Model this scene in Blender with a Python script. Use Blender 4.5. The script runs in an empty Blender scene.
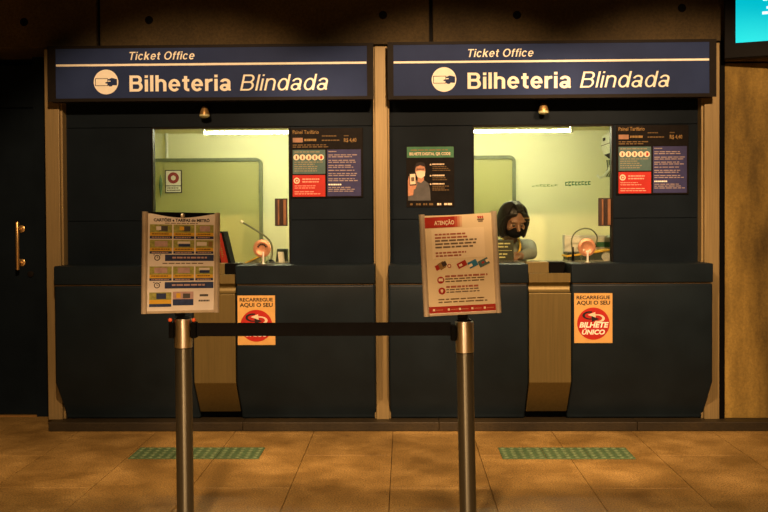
import bpy, bmesh, math, random
from mathutils import Vector, Matrix
random.seed(7)
SC = bpy.context.scene
COL = SC.collection

# ------------------------------------------------------------------ camera
F = 900.0                       # focal length in pixels of a 768x512 frame
CAM = Vector((0.0, -6.0, 1.40))
YAW, PITCH, ROLL = math.radians(1.27), math.radians(1.0), math.radians(0.33)
SHY = -21.0 / 768.0
cd = bpy.data.cameras.new('camera')
cam = bpy.data.objects.new('camera', cd)
COL.objects.link(cam)
cd.sensor_width = 36.0
cd.lens = 36.0 * F / 768.0
cd.shift_y = SHY
cam.location = CAM
cam.rotation_euler = (math.pi / 2 - PITCH, ROLL, YAW)
SC.camera = cam
CR = cam.rotation_euler.to_matrix()

# ------------------------------------------------------------------ world, lamps, exposure
w = bpy.data.worlds.new('world')
SC.world = w
w.use_nodes = True
w.node_tree.nodes['Background'].inputs[0].default_value = (0.95, 0.60, 0.30, 1)
w.node_tree.nodes['Background'].inputs[1].default_value = 0.012
vs = SC.view_settings
vs.view_transform = 'Standard'
vs.look = 'None'
vs.gamma = 1.0
vs.use_curve_mapping = False
vs.exposure = 0.0
WARM = (1.0, 0.60, 0.31)


def hall_or_fill_lamp(x, y, z, power, size=150, blend=0.35, aim=(0, 0), col=WARM, rad=0.12):
    """a warm spot: hall downlights, and unseen fill spots added for brightness"""
    ld = bpy.data.lights.new('hall_or_fill_spot', 'SPOT')
    ld.energy = power
    ld.color = col
    ld.spot_size = math.radians(size)
    ld.spot_blend = blend
    ld.shadow_soft_size = rad
    o = bpy.data.objects.new('hall_or_fill_spot', ld)
    COL.objects.link(o)
    o.location = (x, y, z)
    o.rotation_euler = (math.radians(aim[0]), math.radians(aim[1]), 0)
    return o


# unseen spots added to brighten the booth fronts, cut off below the concrete beam
for lx, p, az in ((-1.15, 350, 5), (0.30, 490, 0), (1.65, 460, -3)):
    o_ = hall_or_fill_lamp(lx, -3.0, 2.98, p, 63, 0.40, (0, 0), rad=0.05)
    o_.rotation_euler = (math.radians(90 - 34.0), 0, math.radians(az))
# downlights over the floor in front of the booths
for lx, p in ((-0.9, 30), (0.9, 15)):
    hall_or_fill_lamp(lx, -1.45, 3.1, p, 100, 0.5)
for lx, p in ((-0.2, 155), (1.3, 10)):
    hall_or_fill_lamp(lx, -4.6, 3.1, p, 112, 0.5)
# unseen fill lamps added to brighten the notices on the posts
for lx, p in ((-0.75, 580), (0.70, 260)):
    hall_or_fill_lamp(lx, -5.6, 2.70, p, 142, 0.3)


# ------------------------------------------------------------------ pixel -> place
def ray(px, py):
    d = CR @ Vector(((px - 384) / F, (256 - py) / F + SHY * 768 / F, -1.0))
    return d


def P(px, py, Y):
    """point on the upright plane y=Y that pixel (px,py) looks at"""
    d = ray(px, py)
    t = (Y - CAM.y) / d.y
    return CAM + d * t


def R(px0, py0, px1, py1, Y):
    """pixel rectangle on plane y=Y -> x0,x1,z0,z1"""
    cx, cy = (px0 + px1) / 2, (py0 + py1) / 2
    return P(px0, cy, Y).x, P(px1, cy, Y).x, P(cx, py1, Y).z, P(cx, py0, Y).z


# ------------------------------------------------------------------ materials
def srgb(r, g, b):
    def f(c):
        c /= 255.0
        return c / 12.92 if c <= 0.04045 else ((c + 0.055) / 1.055) ** 2.4
    return (f(r), f(g), f(b))


MATS = {}


def mat(name, col, rough=0.5, metal=0.0, var=0.12, scale=25.0, bump=0.0, emit=0.0, stretch=None, spec=0.5, coat=0.0,
        bumpscale=None):
    if name in MATS:
        return MATS[name]
    m = bpy.data.materials.new(name)
    MATS[name] = m
    m.use_nodes = True
    nt = m.node_tree
    b = nt.nodes['Principled BSDF']
    b.inputs['Roughness'].default_value = rough
    b.inputs['Metallic'].default_value = metal
    b.inputs['Specular IOR Level'].default_value = spec
    b.inputs['Coat Weight'].default_value = coat
    geo = nt.nodes.new('ShaderNodeNewGeometry')
    mp = nt.nodes.new('ShaderNodeMapping')
    nt.links.new(geo.outputs['Position'], mp.inputs['Vector'])
    if stretch:
        mp.inputs['Scale'].default_value = stretch
    no = nt.nodes.new('ShaderNodeTexNoise')
    no.inputs['Scale'].default_value = scale
    no.inputs['Detail'].default_value = 4
    nt.links.new(mp.outputs['Vector'], no.inputs['Vector'])
    rp = nt.nodes.new('ShaderNodeValToRGB')
    rp.color_ramp.elements[0].position = 0.3
    rp.color_ramp.elements[1].position = 0.7
    rp.color_ramp.elements[0].color = tuple(min(1, c * (1 - var)) for c in col) + (1,)
    rp.color_ramp.elements[1].color = tuple(min(1, c * (1 + var)) for c in col) + (1,)
    nt.links.new(no.outputs['Fac'], rp.inputs['Fac'])
    nt.links.new(rp.outputs['Color'], b.inputs['Base Color'])
    if emit:
        nt.links.new(rp.outputs['Color'], b.inputs['Emission Color'])
        b.inputs['Emission Strength'].default_value = emit
    if bump:
        bp = nt.nodes.new('ShaderNodeBump')
        bp.inputs['Strength'].default_value = bump
        bp.inputs['Distance'].default_value = 0.004
        if bumpscale:
            n2 = nt.nodes.new('ShaderNodeTexNoise')
            n2.inputs['Scale'].default_value = bumpscale
            nt.links.new(mp.outputs['Vector'], n2.inputs['Vector'])
            nt.links.new(n2.outputs['Fac'], bp.inputs['Height'])
        else:
            nt.links.new(no.outputs['Fac'], bp.inputs['Height'])
        nt.links.new(bp.outputs['Normal'], b.inputs['Normal'])
    return m


def mat_mottled(name, c0, c1, c2, s_big, s_fine, rough, bump, fine_amt=0.35, stretch=None, rough_var=0.0):
    """stone / concrete: large blotches, fine speckle and relief"""
    m = bpy.data.materials.new(name)
    MATS[name] = m
    m.use_nodes = True
    nt = m.node_tree
    L = nt.links.new
    b = nt.nodes['Principled BSDF']
    geo = nt.nodes.new('ShaderNodeNewGeometry')
    mp = nt.nodes.new('ShaderNodeMapping')
    L(geo.outputs['Position'], mp.inputs['Vector'])
    if stretch:
        mp.inputs['Scale'].default_value = stretch
    n1 = nt.nodes.new('ShaderNodeTexNoise')
    n1.inputs['Scale'].default_value = s_big
    n1.inputs['Detail'].default_value = 6
    n1.inputs['Roughness'].default_value = 0.6
    L(mp.outputs['Vector'], n1.inputs['Vector'])
    r1 = nt.nodes.new('ShaderNodeValToRGB')
    e = r1.color_ramp.elements
    e[0].position, e[0].color = 0.32, c0 + (1,)
    e[1].position, e[1].color = 0.70, c2 + (1,)
    k = e.new(0.5)
    k.color = c1 + (1,)
    L(n1.outputs['Fac'], r1.inputs['Fac'])
    n2 = nt.nodes.new('ShaderNodeTexNoise')
    n2.inputs['Scale'].default_value = s_fine
    n2.inputs['Detail'].default_value = 3
    n2.inputs['Roughness'].default_value = 0.75
    L(geo.outputs['Position'], n2.inputs['Vector'])
    r2 = nt.nodes.new('ShaderNodeValToRGB')
    r2.color_ramp.elements[0].position = 0.35
    r2.color_ramp.elements[0].color = (1 - fine_amt,) * 3 + (1,)
    r2.color_ramp.elements[1].position = 0.65
    r2.color_ramp.elements[1].color = (1 + fine_amt,) * 3 + (1,)
    L(n2.outputs['Fac'], r2.inputs['Fac'])
    mx = nt.nodes.new('ShaderNodeMix')
    mx.data_type = 'RGBA'
    mx.blend_type = 'MULTIPLY'
    mx.inputs['Factor'].default_value = 1
    L(r1.outputs['Color'], mx.inputs['A'])
    L(r2.outputs['Color'], mx.inputs['B'])
    # each slab or panel is a touch lighter or darker than the next
    oi = nt.nodes.new('ShaderNodeObjectInfo')
    mr = nt.nodes.new('ShaderNodeMapRange')
    mr.inputs['To Min'].default_value = 0.90
    mr.inputs['To Max'].default_value = 1.10
    L(oi.outputs['Random'], mr.inputs['Value'])
    vm = nt.nodes.new('ShaderNodeVectorMath')
    vm.operation = 'SCALE'
    L(mx.outputs['Result'], vm.inputs[0])
    L(mr.outputs['Result'], vm.inputs['Scale'])
    L(vm.outputs['Vector'], b.inputs['Base Color'])
    b.inputs['Roughness'].default_value = rough
    if rough_var:
        m2 = nt.nodes.new('ShaderNodeMapRange')
        m2.inputs['From Min'].default_value = 0.3
        m2.inputs['From Max'].default_value = 0.7
        m2.inputs['To Min'].default_value = rough - rough_var
        m2.inputs['To Max'].default_value = rough + rough_var
        L(n1.outputs['Fac'], m2.inputs['Value'])
        L(m2.outputs['Result'], b.inputs['Roughness'])
    bp = nt.nodes.new('ShaderNodeBump')
    bp.inputs['Strength'].default_value = bump
    bp.inputs['Distance'].default_value = 0.004
    L(n2.outputs['Fac'], bp.inputs['Height'])
    L(bp.outputs['Normal'], b.inputs['Normal'])
    return m


def mat_glass(name, tint=(0.96, 0.97, 0.93), refl=0.06):
    m = bpy.data.materials.new(name)
    MATS[name] = m
    m.use_nodes = True
    nt = m.node_tree
    nt.nodes.remove(nt.nodes['Principled BSDF'])
    out = nt.nodes['Material Output']
    t = nt.nodes.new('ShaderNodeBsdfTransparent')
    t.inputs[0].default_value = tint + (1,)
    g = nt.nodes.new('ShaderNodeBsdfGlossy')
    g.inputs['Roughness'].default_value = 0.02
    no = nt.nodes.new('ShaderNodeTexNoise')
    no.inputs['Scale'].default_value = 3
    mr = nt.nodes.new('ShaderNodeMapRange')
    mr.inputs['To Min'].default_value = refl * 0.8
    mr.inputs['To Max'].default_value = refl * 1.2
    nt.links.new(no.outputs['Fac'], mr.inputs['Value'])
    mx = nt.nodes.new('ShaderNodeMixShader')
    nt.links.new(mr.outputs['Result'], mx.inputs[0])
    nt.links.new(t.outputs[0], mx.inputs[1])
    nt.links.new(g.outputs[0], mx.inputs[2])
    nt.links.new(mx.outputs[0], out.inputs['Surface'])
    return m


M_FLOOR = mat_mottled('granite_floor', (0.185, 0.113, 0.030), (0.275, 0.174, 0.050), (0.40, 0.262, 0.084), 3.2, 120, 0.5, 0.25, 0.7,
                      rough_var=0.12)
M_STEP = mat_mottled('plinth_stone', (0.013, 0.009, 0.0022), (0.022, 0.015, 0.004), (0.034, 0.023, 0.006), 3.0, 90, 0.6, 0.2, 0.3)
M_CONC_SHADED = mat_mottled('concrete_shaded', (0.04, 0.028, 0.010), (0.068, 0.048, 0.017), (0.105, 0.072, 0.026), 1.6, 55, 0.85, 0.45, 0.25)  # concrete of the beam, with its shade put into the colour
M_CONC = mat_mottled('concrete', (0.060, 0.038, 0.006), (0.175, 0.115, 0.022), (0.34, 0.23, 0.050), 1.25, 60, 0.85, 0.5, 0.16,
                     stretch=(3.2, 3.2, 0.9))
M_GROUT = mat('grout', (0.05, 0.033, 0.015), 0.9)
M_NAVY = mat('navy_panel', (0.0075, 0.0125, 0.0185), 0.5, var=0.15, scale=4, spec=0.04)
M_COUNTER = mat('navy_laminate', (0.0095, 0.0160, 0.0220), 0.40, var=0.15, scale=5, bump=0.02, spec=0.14)
M_BLACK = mat('black_paint', (0.0035, 0.0035, 0.0035), 0.5, spec=0.04)
M_FRAME = mat('sign_frame_grey', (0.013, 0.011, 0.009), 0.5, 0.0, spec=0.06)
M_SIGN = mat('sign_blue', (0.026, 0.044, 0.125), 0.5, var=0.08, scale=6, spec=0.04)
M_SIGNW = mat('sign_white', (0.96, 0.95, 0.84), 0.5, var=0.03, spec=0.15)
M_PILLAR = mat('brushed_pillar', (0.275, 0.205, 0.088), 0.5, 0.2, var=0.14, scale=9, stretch=(14, 14, 0.35), bump=0.05)
M_STEEL = mat('brushed_steel', (0.165, 0.125, 0.042), 0.45, 0.45, var=0.10, scale=8, stretch=(10, 10, 0.4), bump=0.05)
M_POLE = mat('pole_steel', (0.185, 0.185, 0.145), 0.34, 0.9, var=0.08, scale=10, stretch=(8, 8, 0.3))
M_CHROME = mat('chrome', (0.80, 0.77, 0.66), 0.16, 1.0, var=0.04)
M_BRASS = mat('brass', (0.80, 0.52, 0.20), 0.3, 0.8, var=0.08)
M_COPPER = mat('copper', (0.52, 0.25, 0.13), 0.42, 0.35, var=0.15, scale=60)
M_RAIL = mat('holder_rail', (0.62, 0.54, 0.40), 0.3, 0.3, var=0.1)
M_WALLIN = mat('cream_wall', (0.80, 0.79, 0.50), 0.7, var=0.035, scale=2.5)
M_CEILIN = mat('cream_ceiling', (0.66, 0.60, 0.33), 0.75, var=0.05, scale=2.5)
M_PANELIN = mat('olive_panel', (0.44, 0.43, 0.17), 0.55, var=0.03, scale=2)
M_FRAMEIN = mat('grey_green_frame', (0.16, 0.18, 0.10), 0.5)
M_GLASS = mat_glass('window_glass')
M_GREENT = mat('tactile_green', (0.070, 0.135, 0.062), 0.6, var=0.25, scale=40, bump=0.2)
M_GREENS = mat('tactile_stud', (0.115, 0.180, 0.085), 0.55, var=0.3, scale=60)
M_CYAN = mat('screen_cyan', (0.0, 0.50, 0.62), 0.4, var=0.04, scale=2, emit=0.98, spec=0.05)
M_SCRW = mat('screen_white', (0.75, 0.92, 0.95), 0.4, var=0.02, emit=1.0)
M_TUBE = mat('tube_glow', (1.0, 0.97, 0.72), 0.4, var=0.01, emit=138.0)
M_WHITE = mat('white_plastic', (0.75, 0.76, 0.66), 0.5, var=0.04)
M_OFFW = mat('paper_white', (0.82, 0.79, 0.72), 0.6, var=0.04, spec=0.15)
M_BEIGE = mat('paper_beige', (0.72, 0.62, 0.40), 0.6, var=0.06, scale=8, spec=0.15)
M_BEIGE2 = mat('paper_beige_light', (0.80, 0.70, 0.48), 0.6, var=0.04, scale=8, spec=0.15)
M_RED = mat('print_red', (0.46, 0.028, 0.021), 0.5, var=0.06, spec=0.15)
M_DRED = mat('print_dark_red', (0.36, 0.030, 0.018), 0.5, var=0.12, scale=40, spec=0.15)
M_MRED = mat('print_mid_red', (0.55, 0.22, 0.12), 0.5, var=0.1, spec=0.15)
M_ORANGE = mat('print_orange', (0.68, 0.41, 0.135), 0.5, var=0.05, spec=0.15)
M_TEAL = mat('print_teal', (0.075, 0.14, 0.14), 0.5, var=0.1, spec=0.15)
M_PURPLE = mat('print_purple', (0.038, 0.040, 0.125), 0.5, var=0.1, spec=0.15)
M_GREEN = mat('print_green', (0.06, 0.20, 0.105), 0.5, var=0.1, spec=0.15)
M_LGREEN = mat('print_olive_green', (0.36, 0.38, 0.10), 0.5, var=0.25, scale=90, spec=0.15)
M_YELLOW = mat('print_yellow', (0.75, 0.46, 0.05), 0.5, var=0.08, spec=0.15)
M_NAVYP = mat('print_navy', (0.035, 0.055, 0.14), 0.5, var=0.2, scale=60, spec=0.15)
M_PINK = mat('print_pink', (0.52, 0.36, 0.34), 0.5, var=0.15, scale=60, spec=0.15)
M_INK = mat('ink_dark', (0.025, 0.02, 0.02), 0.6, spec=0.15)
M_GREYT = mat('ink_brown_grey', (0.16, 0.12, 0.08), 0.6, spec=0.15)
M_AMBER = mat('print_amber', (0.27, 0.17, 0.058), 0.5, spec=0.15)
M_AMBERD = mat('print_amber_dim', (0.14, 0.09, 0.035), 0.5, spec=0.15)
M_PBLACK = mat('poster_black', (0.0075, 0.006, 0.005), 0.5, var=0.2, spec=0.06)
M_SKINP = mat('print_skin', (0.50, 0.24, 0.14), 0.5, var=0.15, scale=80, spec=0.15)
M_GREYP = mat('print_grey_shirt', (0.085, 0.085, 0.085), 0.5, var=0.15, spec=0.15)
M_CREAM = mat('print_cream', (0.80, 0.66, 0.48), 0.5, var=0.05, spec=0.15)
M_LILAC = mat('print_lilac', (0.34, 0.28, 0.27), 0.5, spec=0.1)
M_ROSE = mat('print_rose', (0.80, 0.36, 0.28), 0.5, spec=0.1)
M_SAGE = mat('print_sage', (0.26, 0.25, 0.16), 0.5, spec=0.1)
M_BRTXT = mat('print_red_brown', (0.36, 0.12, 0.07), 0.5, spec=0.1)
M_BLUEP = mat('print_blue', (0.03, 0.17, 0.30), 0.5, var=0.15, spec=0.15)
M_SKIN = mat('skin', (0.24, 0.125, 0.07), 0.5, var=0.08, scale=60)
M_HAIR = mat('black_hair', (0.012, 0.010, 0.009), 0.35, var=0.3, scale=120)
M_SHIRT = mat('grey_shirt', (0.23, 0.26, 0.22), 0.85, var=0.1, scale=50, bump=0.1)
M_TROUS = mat('dark_trousers', (0.03, 0.035, 0.05), 0.85)
M_CLOTH = mat('black_cloth', (0.005, 0.005, 0.0055), 0.85, spec=0.1)
M_DKGREEN = mat('dark_green_plastic', (0.02, 0.035, 0.02), 0.5)
M_OLIVE = mat('dark_olive', (0.028, 0.034, 0.014), 0.45)
M_BROWN = mat('dark_brown', (0.030, 0.013, 0.007), 0.45, var=0.2)
M_SLAT = mat('orange_brown', (0.24, 0.105, 0.042), 0.4, var=0.2, scale=20)


for m_ in (M_POLE, M_CHROME):          # turned metal: fine rings round the axis
    nt = m_.node_tree
    tg = nt.nodes.new('ShaderNodeTangent')
    tg.direction_type = 'RADIAL'
    tg.axis = 'Z'
    b_ = nt.nodes['Principled BSDF']
    nt.links.new(tg.outputs[0], b_.inputs['Tangent'])
    b_.inputs['Anisotropic'].default_value = 0.9
    b_.inputs['Anisotropic Rotation'].default_value = 0.25
    b_.inputs['Roughness'].default_value = 0.40


# ------------------------------------------------------------------ mesh builder
OR = {}


class MB:
    def __init__(s):
        s.v, s.f = [], []

    def add(s, vs, fs):
        k = len(s.v)
        s.v += [Vector(p) for p in vs]
        s.f += [tuple(i + k for i in f) for f in fs]
        return s

    def box(s, x0, x1, y0, y1, z0, z1):
        if x0 > x1: x0, x1 = x1, x0
        if y0 > y1: y0, y1 = y1, y0
        if z0 > z1: z0, z1 = z1, z0
        return s.add([(x0, y0, z0), (x1, y0, z0), (x1, y1, z0), (x0, y1, z0), (x0, y0, z1), (x1, y0, z1), (x1, y1, z1), (x0, y1, z1)],
                     [(0, 3, 2, 1), (4, 5, 6, 7), (0, 1, 5, 4), (1, 2, 6, 5), (2, 3, 7, 6), (3, 0, 4, 7)])

    def prism(s, poly, axis, a, b):
        """poly: 2D points; axis 'x' -> (y,z), 'y' -> (x,z), 'z' -> (x,y)"""
        def p3(p, t):
            return {'x': (t, p[0], p[1]), 'y': (p[0], t, p[1]), 'z': (p[0], p[1], t)}[axis]
        n = len(poly)
        vs = [p3(p, a) for p in poly] + [p3(p, b) for p in poly]
        fs = [tuple(range(n)), tuple(range(2 * n - 1, n - 1, -1))]
        fs += [(i, i + n, (i + 1) % n + n, (i + 1) % n) for i in range(n)]
        return s.add(vs, fs)

    def lathe(s, prof, base, axis=(0, 0, 1), n=24):
        """prof: list of (radius, distance along axis)"""
        ax = Vector(axis).normalized()
        u = ax.orthogonal().normalized()
        v = ax.cross(u)
        base = Vector(base)
        vs, fs = [], []
        for r, h in prof:
            for i in range(n):
                a = 2 * math.pi * i / n
                vs.append(base + ax * h + (u * math.cos(a) + v * math.sin(a)) * max(r, 1e-5))
        for j in range(len(prof) - 1):
            for i in range(n):
                k = (i + 1) % n
                fs.append((j * n + i, j * n + k, (j + 1) * n + k, (j + 1) * n + i))
        fs.append(tuple(range(n - 1, -1, -1)))
        fs.append(tuple((len(prof) - 1) * n + i for i in range(n)))
        return s.add(vs, fs)

    def cyl(s, p0, p1, r, n=20, r2=None):
        p0, p1 = Vector(p0), Vector(p1)
        d = p1 - p0
        return s.lathe([(r, 0), (r if r2 is None else r2, d.length)], p0, d, n)

    def tube(s, pts, r, n=8):
        pts = [Vector(p) for p in pts]
        vs, fs = [], []
        up = None
        for i, p in enumerate(pts):
            t = (pts[min(i + 1, len(pts) - 1)] - pts[max(i - 1, 0)]).normalized()
            u = t.orthogonal().normalized() if up is None else (up - t * up.dot(t)).normalized()
            up = u
            w_ = t.cross(u)
            rr = r[i] if isinstance(r, (list, tuple)) else r
            for k in range(n):
                a = 2 * math.pi * k / n
                vs.append(p + (u * math.cos(a) + w_ * math.sin(a)) * rr)
        for j in range(len(pts) - 1):
            for i in range(n):
                k = (i + 1) % n
                fs.append((j * n + i, j * n + k, (j + 1) * n + k, (j + 1) * n + i))
        fs.append(tuple(range(n - 1, -1, -1)))
        fs.append(tuple((len(pts) - 1) * n + i for i in range(n)))
        return s.add(vs, fs)

    def ball(s, c, r, n=12, sc=(1, 1, 1), rot=None):
        c = Vector(c)
        vs, fs = [], []
        for j in range(n + 1):
            th = math.pi * j / n
            for i in range(2 * n):
                a = math.pi * i / n
                p = Vector((max(math.sin(th), 1e-4) * math.cos(a) * sc[0], max(math.sin(th), 1e-4) * math.sin(a) * sc[1],
                            math.cos(th) * sc[2])) * r
                if rot is not None:
                    p = rot @ p
                vs.append(c + p)
        for j in range(n):
            for i in range(2 * n):
                k = (i + 1) % (2 * n)
                fs.append((j * 2 * n + i, (j + 1) * 2 * n + i, (j + 1) * 2 * n + k, j * 2 * n + k))
        return s.add(vs, fs)

    def mesh(s, name, origin, bevel=0.0, seg=2, angle=0.5, weld=True):
        me = bpy.data.meshes.new(name)
        bm = bmesh.new()
        vs = [bm.verts.new(p - origin) for p in s.v]
        for f in s.f:
            try:
                bm.faces.new([vs[i] for i in f])
            except ValueError:
                pass
        bmesh.ops.recalc_face_normals(bm, faces=bm.faces)
        if bevel:
            ed = [e for e in bm.edges if len(e.link_faces) == 2 and e.calc_face_angle(0) > angle]
            bmesh.ops.bevel(bm, geom=ed, offset=bevel, segments=seg, affect='EDGES', profile=0.5, clamp_overlap=True)
        bm.to_mesh(me)
        bm.free()
        return me

    def build(s, name, m, parent=None, bevel=0.0, smooth=False, seg=2, origin=None, angle=0.5):
        if parent is not None:
            o_ = OR[parent.name]
        elif origin is not None:
            o_ = Vector(origin)
        else:
            xs = [p.x for p in s.v]; ys = [p.y for p in s.v]; zs = [p.z for p in s.v]
            o_ = Vector(((min(xs) + max(xs)) / 2, (min(ys) + max(ys)) / 2, min(zs)))
        me = s.mesh(name, o_, bevel, seg, angle)
        return link(name, me, m, parent, o_, smooth)


def link(name, me, m, parent, o_, smooth=False):
    me.materials.clear()
    me.materials.append(m)
    if smooth:
        for p in me.polygons:
            p.use_smooth = True
        try:
            me.set_sharp_from_angle(angle=0.7)
        except Exception:
            pass
    o = bpy.data.objects.new(name, me)
    COL.objects.link(o)
    if parent is not None:
        o.parent = parent
    else:
        o.location = o_
    OR[o.name] = o_
    return o


def tag(o, label=None, cat=None, group=None, kind=None):
    if label: o['label'] = label
    if cat: o['category'] = cat
    if group: o['group'] = group
    if kind: o['kind'] = kind
    return o


def thing(name, loc, label=None, cat=None, group=None, kind=None, local=False, rot=None):
    o = bpy.data.objects.new(name, None)
    o.empty_display_size = 0.1
    COL.objects.link(o)
    o.location = loc
    if rot is not None:
        o.rotation_euler = rot
    OR[o.name] = Vector((0, 0, 0)) if local else Vector(loc)
    return tag(o, label, cat, group, kind)


def dup(root, loc, label=None):
    r = root.copy()
    COL.objects.link(r)
    r.location = loc
    if label: r['label'] = label
    for ch in list(root.children):
        c = ch.copy()
        COL.objects.link(c)
        c.parent = r
        for g in ch.children:
            d = g.copy()
            COL.objects.link(d)
            d.parent = c
    return r


def plate(name, rect, y, th, m, parent, bevel=0.0):
    x0, x1, z0, z1 = rect
    return MB().box(x0, x1, y - th, y, z0, z1).build(name, m, parent, bevel)


_cap = None


def text_geo(body, bold=0.0, shear=0.0, extrude=0.0, res=3):
    cu = bpy.data.curves.new('t', 'FONT')
    cu.body = body
    cu.offset = bold
    cu.shear = shear
    cu.resolution_u = res
    cu.fill_mode = 'FRONT'
    o = bpy.data.objects.new('t', cu)
    COL.objects.link(o)
    dg = bpy.context.evaluated_depsgraph_get()
    me = bpy.data.meshes.new_from_object(o.evaluated_get(dg))
    bpy.data.objects.remove(o)
    bpy.data.curves.remove(cu)
    return me


def text(body, x0, x1, zb, h, y, m, parent, name='lettering', bold=0.0, shear=0.0):
    """flat print facing -y: from x0 to x1, baseline zb, cap height h"""
    global _cap
    if _cap is None:
        t = text_geo('H')
        _cap = max(v.co.y for v in t.vertices)
        bpy.data.meshes.remove(t)
    me = text_geo(body, bold, shear)
    xs = [v.co.x for v in me.vertices]
    a, b = min(xs), max(xs)
    sx = (x1 - x0) / (b - a)
    sz = h / (_cap + bold)
    o_ = OR[parent.name]
    for v in me.vertices:
        p = Vector((x0 + (v.co.x - a) * sx, y, zb + v.co.y * sz))
        v.co = p - o_
    # make sure it faces -y
    if len(me.polygons) and me.polygons[0].normal.y > 0:
        me.flip_normals()
    me.name = name
    return link(name, me, m, parent, o_)


def glyph(ch, t):
    """sans-serif letter built from strokes: list of polygons and the advance width (cap height 0.72)"""
    xh, cap = 0.535, 0.72
    th = t * 0.82
    sb = 0.062 - t * 0.12
    G = []

    def bx(x0, x1, y0, y1):
        G.append([(x0, y0), (x1, y0), (x1, y1), (x0, y1)])

    def arc(cx, cy, rx, ry, a0, a1, tx=None, ty=None, n=18):
        tx, ty = tx or t, ty or th
        for i in range(n):
            p, q = math.radians(a0 + (a1 - a0) * i / n), math.radians(a0 + (a1 - a0) * (i + 1) / n)
            G.append([(cx + rx * math.cos(p), cy + ry * math.sin(p)), (cx + rx * math.cos(q), cy + ry * math.sin(q)),
                      (cx + (rx - tx) * math.cos(q), cy + (ry - ty) * math.sin(q)), (cx + (rx - tx) * math.cos(p), cy + (ry - ty) * math.sin(p))])
    w = 0.40 + t * 0.75
    if ch == 'i':
        bx(0, t, 0, xh); bx(0, t, cap - th, cap); w = t
    elif ch == 'l':
        bx(0, t, 0, cap); w = t
    elif ch in 'hn':
        w -= 0.03
        ry = 0.20
        bx(0, t, 0, cap if ch == 'h' else xh)
        arc(w / 2, xh + 0.012 - ry, w / 2, ry, 0, 165)
        bx(w - t, w, 0, xh + 0.012 - ry)
    elif ch == 'e':
        arc(w / 2, xh / 2, w / 2, xh / 2 + 0.012, 0, 322, n=28)
        bx(t * 0.5, w - t * 0.02, xh / 2 - th * 0.42, xh / 2 + th * 0.42)
    elif ch == 'c':
        arc(w / 2, xh / 2, w / 2, xh / 2 + 0.012, 36, 324, n=28)
    elif ch == 't':
        w = t + 0.16
        x0 = 0.075
        bx(x0, x0 + t, th * 0.9, 0.67); bx(0, w, xh - th, xh)
        arc(x0 + t + 0.035, th + 0.045, t + 0.035, th + 0.045, 180, 270)
        bx(x0 + t + 0.034, w, 0, th)
    elif ch == 'r':
        w = t + 0.17
        bx(0, t, 0, xh)
        arc(w + 0.01, xh - 0.215, w + 0.01, 0.225, 90, 176)
    elif ch == 'a':
        ry = 0.17
        arc(w * 0.47, xh + 0.012 - ry, w * 0.44, ry, 0, 172)
        bx(w * 0.91 - t, w * 0.91, 0.06, xh + 0.012 - ry)
        arc(w * 0.91 + 0.03, 0.075, t + 0.03, 0.075, 180, 262, ty=0.07)
        arc(w * 0.41, 0.150, w * 0.41, 0.163, 0, 360, n=26)
        bx(w * 0.41, w * 0.91 - t * 0.5, 0.313 - th, 0.313)
        w *= 0.95
    elif ch == 'd':
        w += 0.01
        arc(w * 0.47, xh / 2, w * 0.47, xh / 2 + 0.012, 0, 360, n=30)
        bx(w - t, w, 0, cap)
    elif ch == 'B':
        w = 0.50 + t * 0.5
        m = cap * 0.53
        bx(0, t, 0, cap)
        bx(t * 0.9, w * 0.60, cap - th, cap); bx(t * 0.9, w * 0.62, m - th * 0.5, m + th * 0.5); bx(t * 0.9, w * 0.60, 0, th)
        arc(w * 0.58, (cap + m - th * 0.5) / 2, w * 0.36, (cap - m + th * 0.5) / 2, -90, 90)
        arc(w * 0.60, (m + th * 0.5) / 2, w * 0.40, (m + th * 0.5) / 2, -90, 90)
    elif ch == 'T':
        w = 0.50 + t * 0.5
        bx(0, w, cap - th, cap); bx(w / 2 - t / 2, w / 2 + t / 2, 0, cap)
    elif ch == 'O':
        w = 0.62 + t * 0.6
        arc(w / 2, cap / 2, w / 2, cap / 2 + 0.012, 0, 360, n=34)
    elif ch == 'f':
        w = t + 0.15
        x0 = 0.065
        bx(x0, x0 + t, 0, cap - 0.12); bx(0, w, xh - th, xh)
        arc(x0 + t + 0.05, cap - 0.13, t + 0.05, 0.13, 90, 180)
        bx(x0 + t + 0.048, w + 0.01, cap - th, cap)
    elif ch == 'k':
        w = 0.36 + t
        bx(0, t, 0, cap)
        G.append([(t * 0.8, 0.17), (t * 0.8, 0.17 + t * 1.35), (w - t * 1.25 - 0.01, xh), (w - 0.015, xh)])
        G.append([(t + 0.03, 0.26), (t + 0.03 + t * 0.9, 0.26 + t * 0.75), (w, 0), (w - t * 1.2, 0)])
    elif ch == ' ':
        w = 0.20
    return G, w + 2 * sb, sb


def grotesque(body, x0, x1, zb_, h, y, m, parent, t, shear):
    """one part per letter, stretched to run from x0 to x1 with cap height h"""
    letters, pen = [], 0.0
    for ch in body:
        G, adv, sb = glyph(ch, t)
        if G:
            letters.append([[(pen + sb + a + shear * b, b) for a, b in g] for g in G])
        pen += adv
    xs = [p[0] for l in letters for g in l for p in g]
    a, b = min(xs), max(xs)
    sx, sz = (x1 - x0) / (b - a), h / 0.72
    for l in letters:
        bb = MB()
        for k, g in enumerate(l):        # strokes overlap; a hair's difference in height keeps their faces apart
            bb.prism([(x0 + (p[0] - a) * sx, zb_ + p[1] * sz) for p in g], 'y', y - 0.0008 - 0.00004 * (k % 12), y + 0.0006)
        bb.build('letter', m, parent)


def disc(c, r, y, n=28):
    return [(c[0] + r * math.cos(2 * math.pi * i / n), c[1] + r * math.sin(2 * math.pi * i / n)) for i in range(n)]


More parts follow.
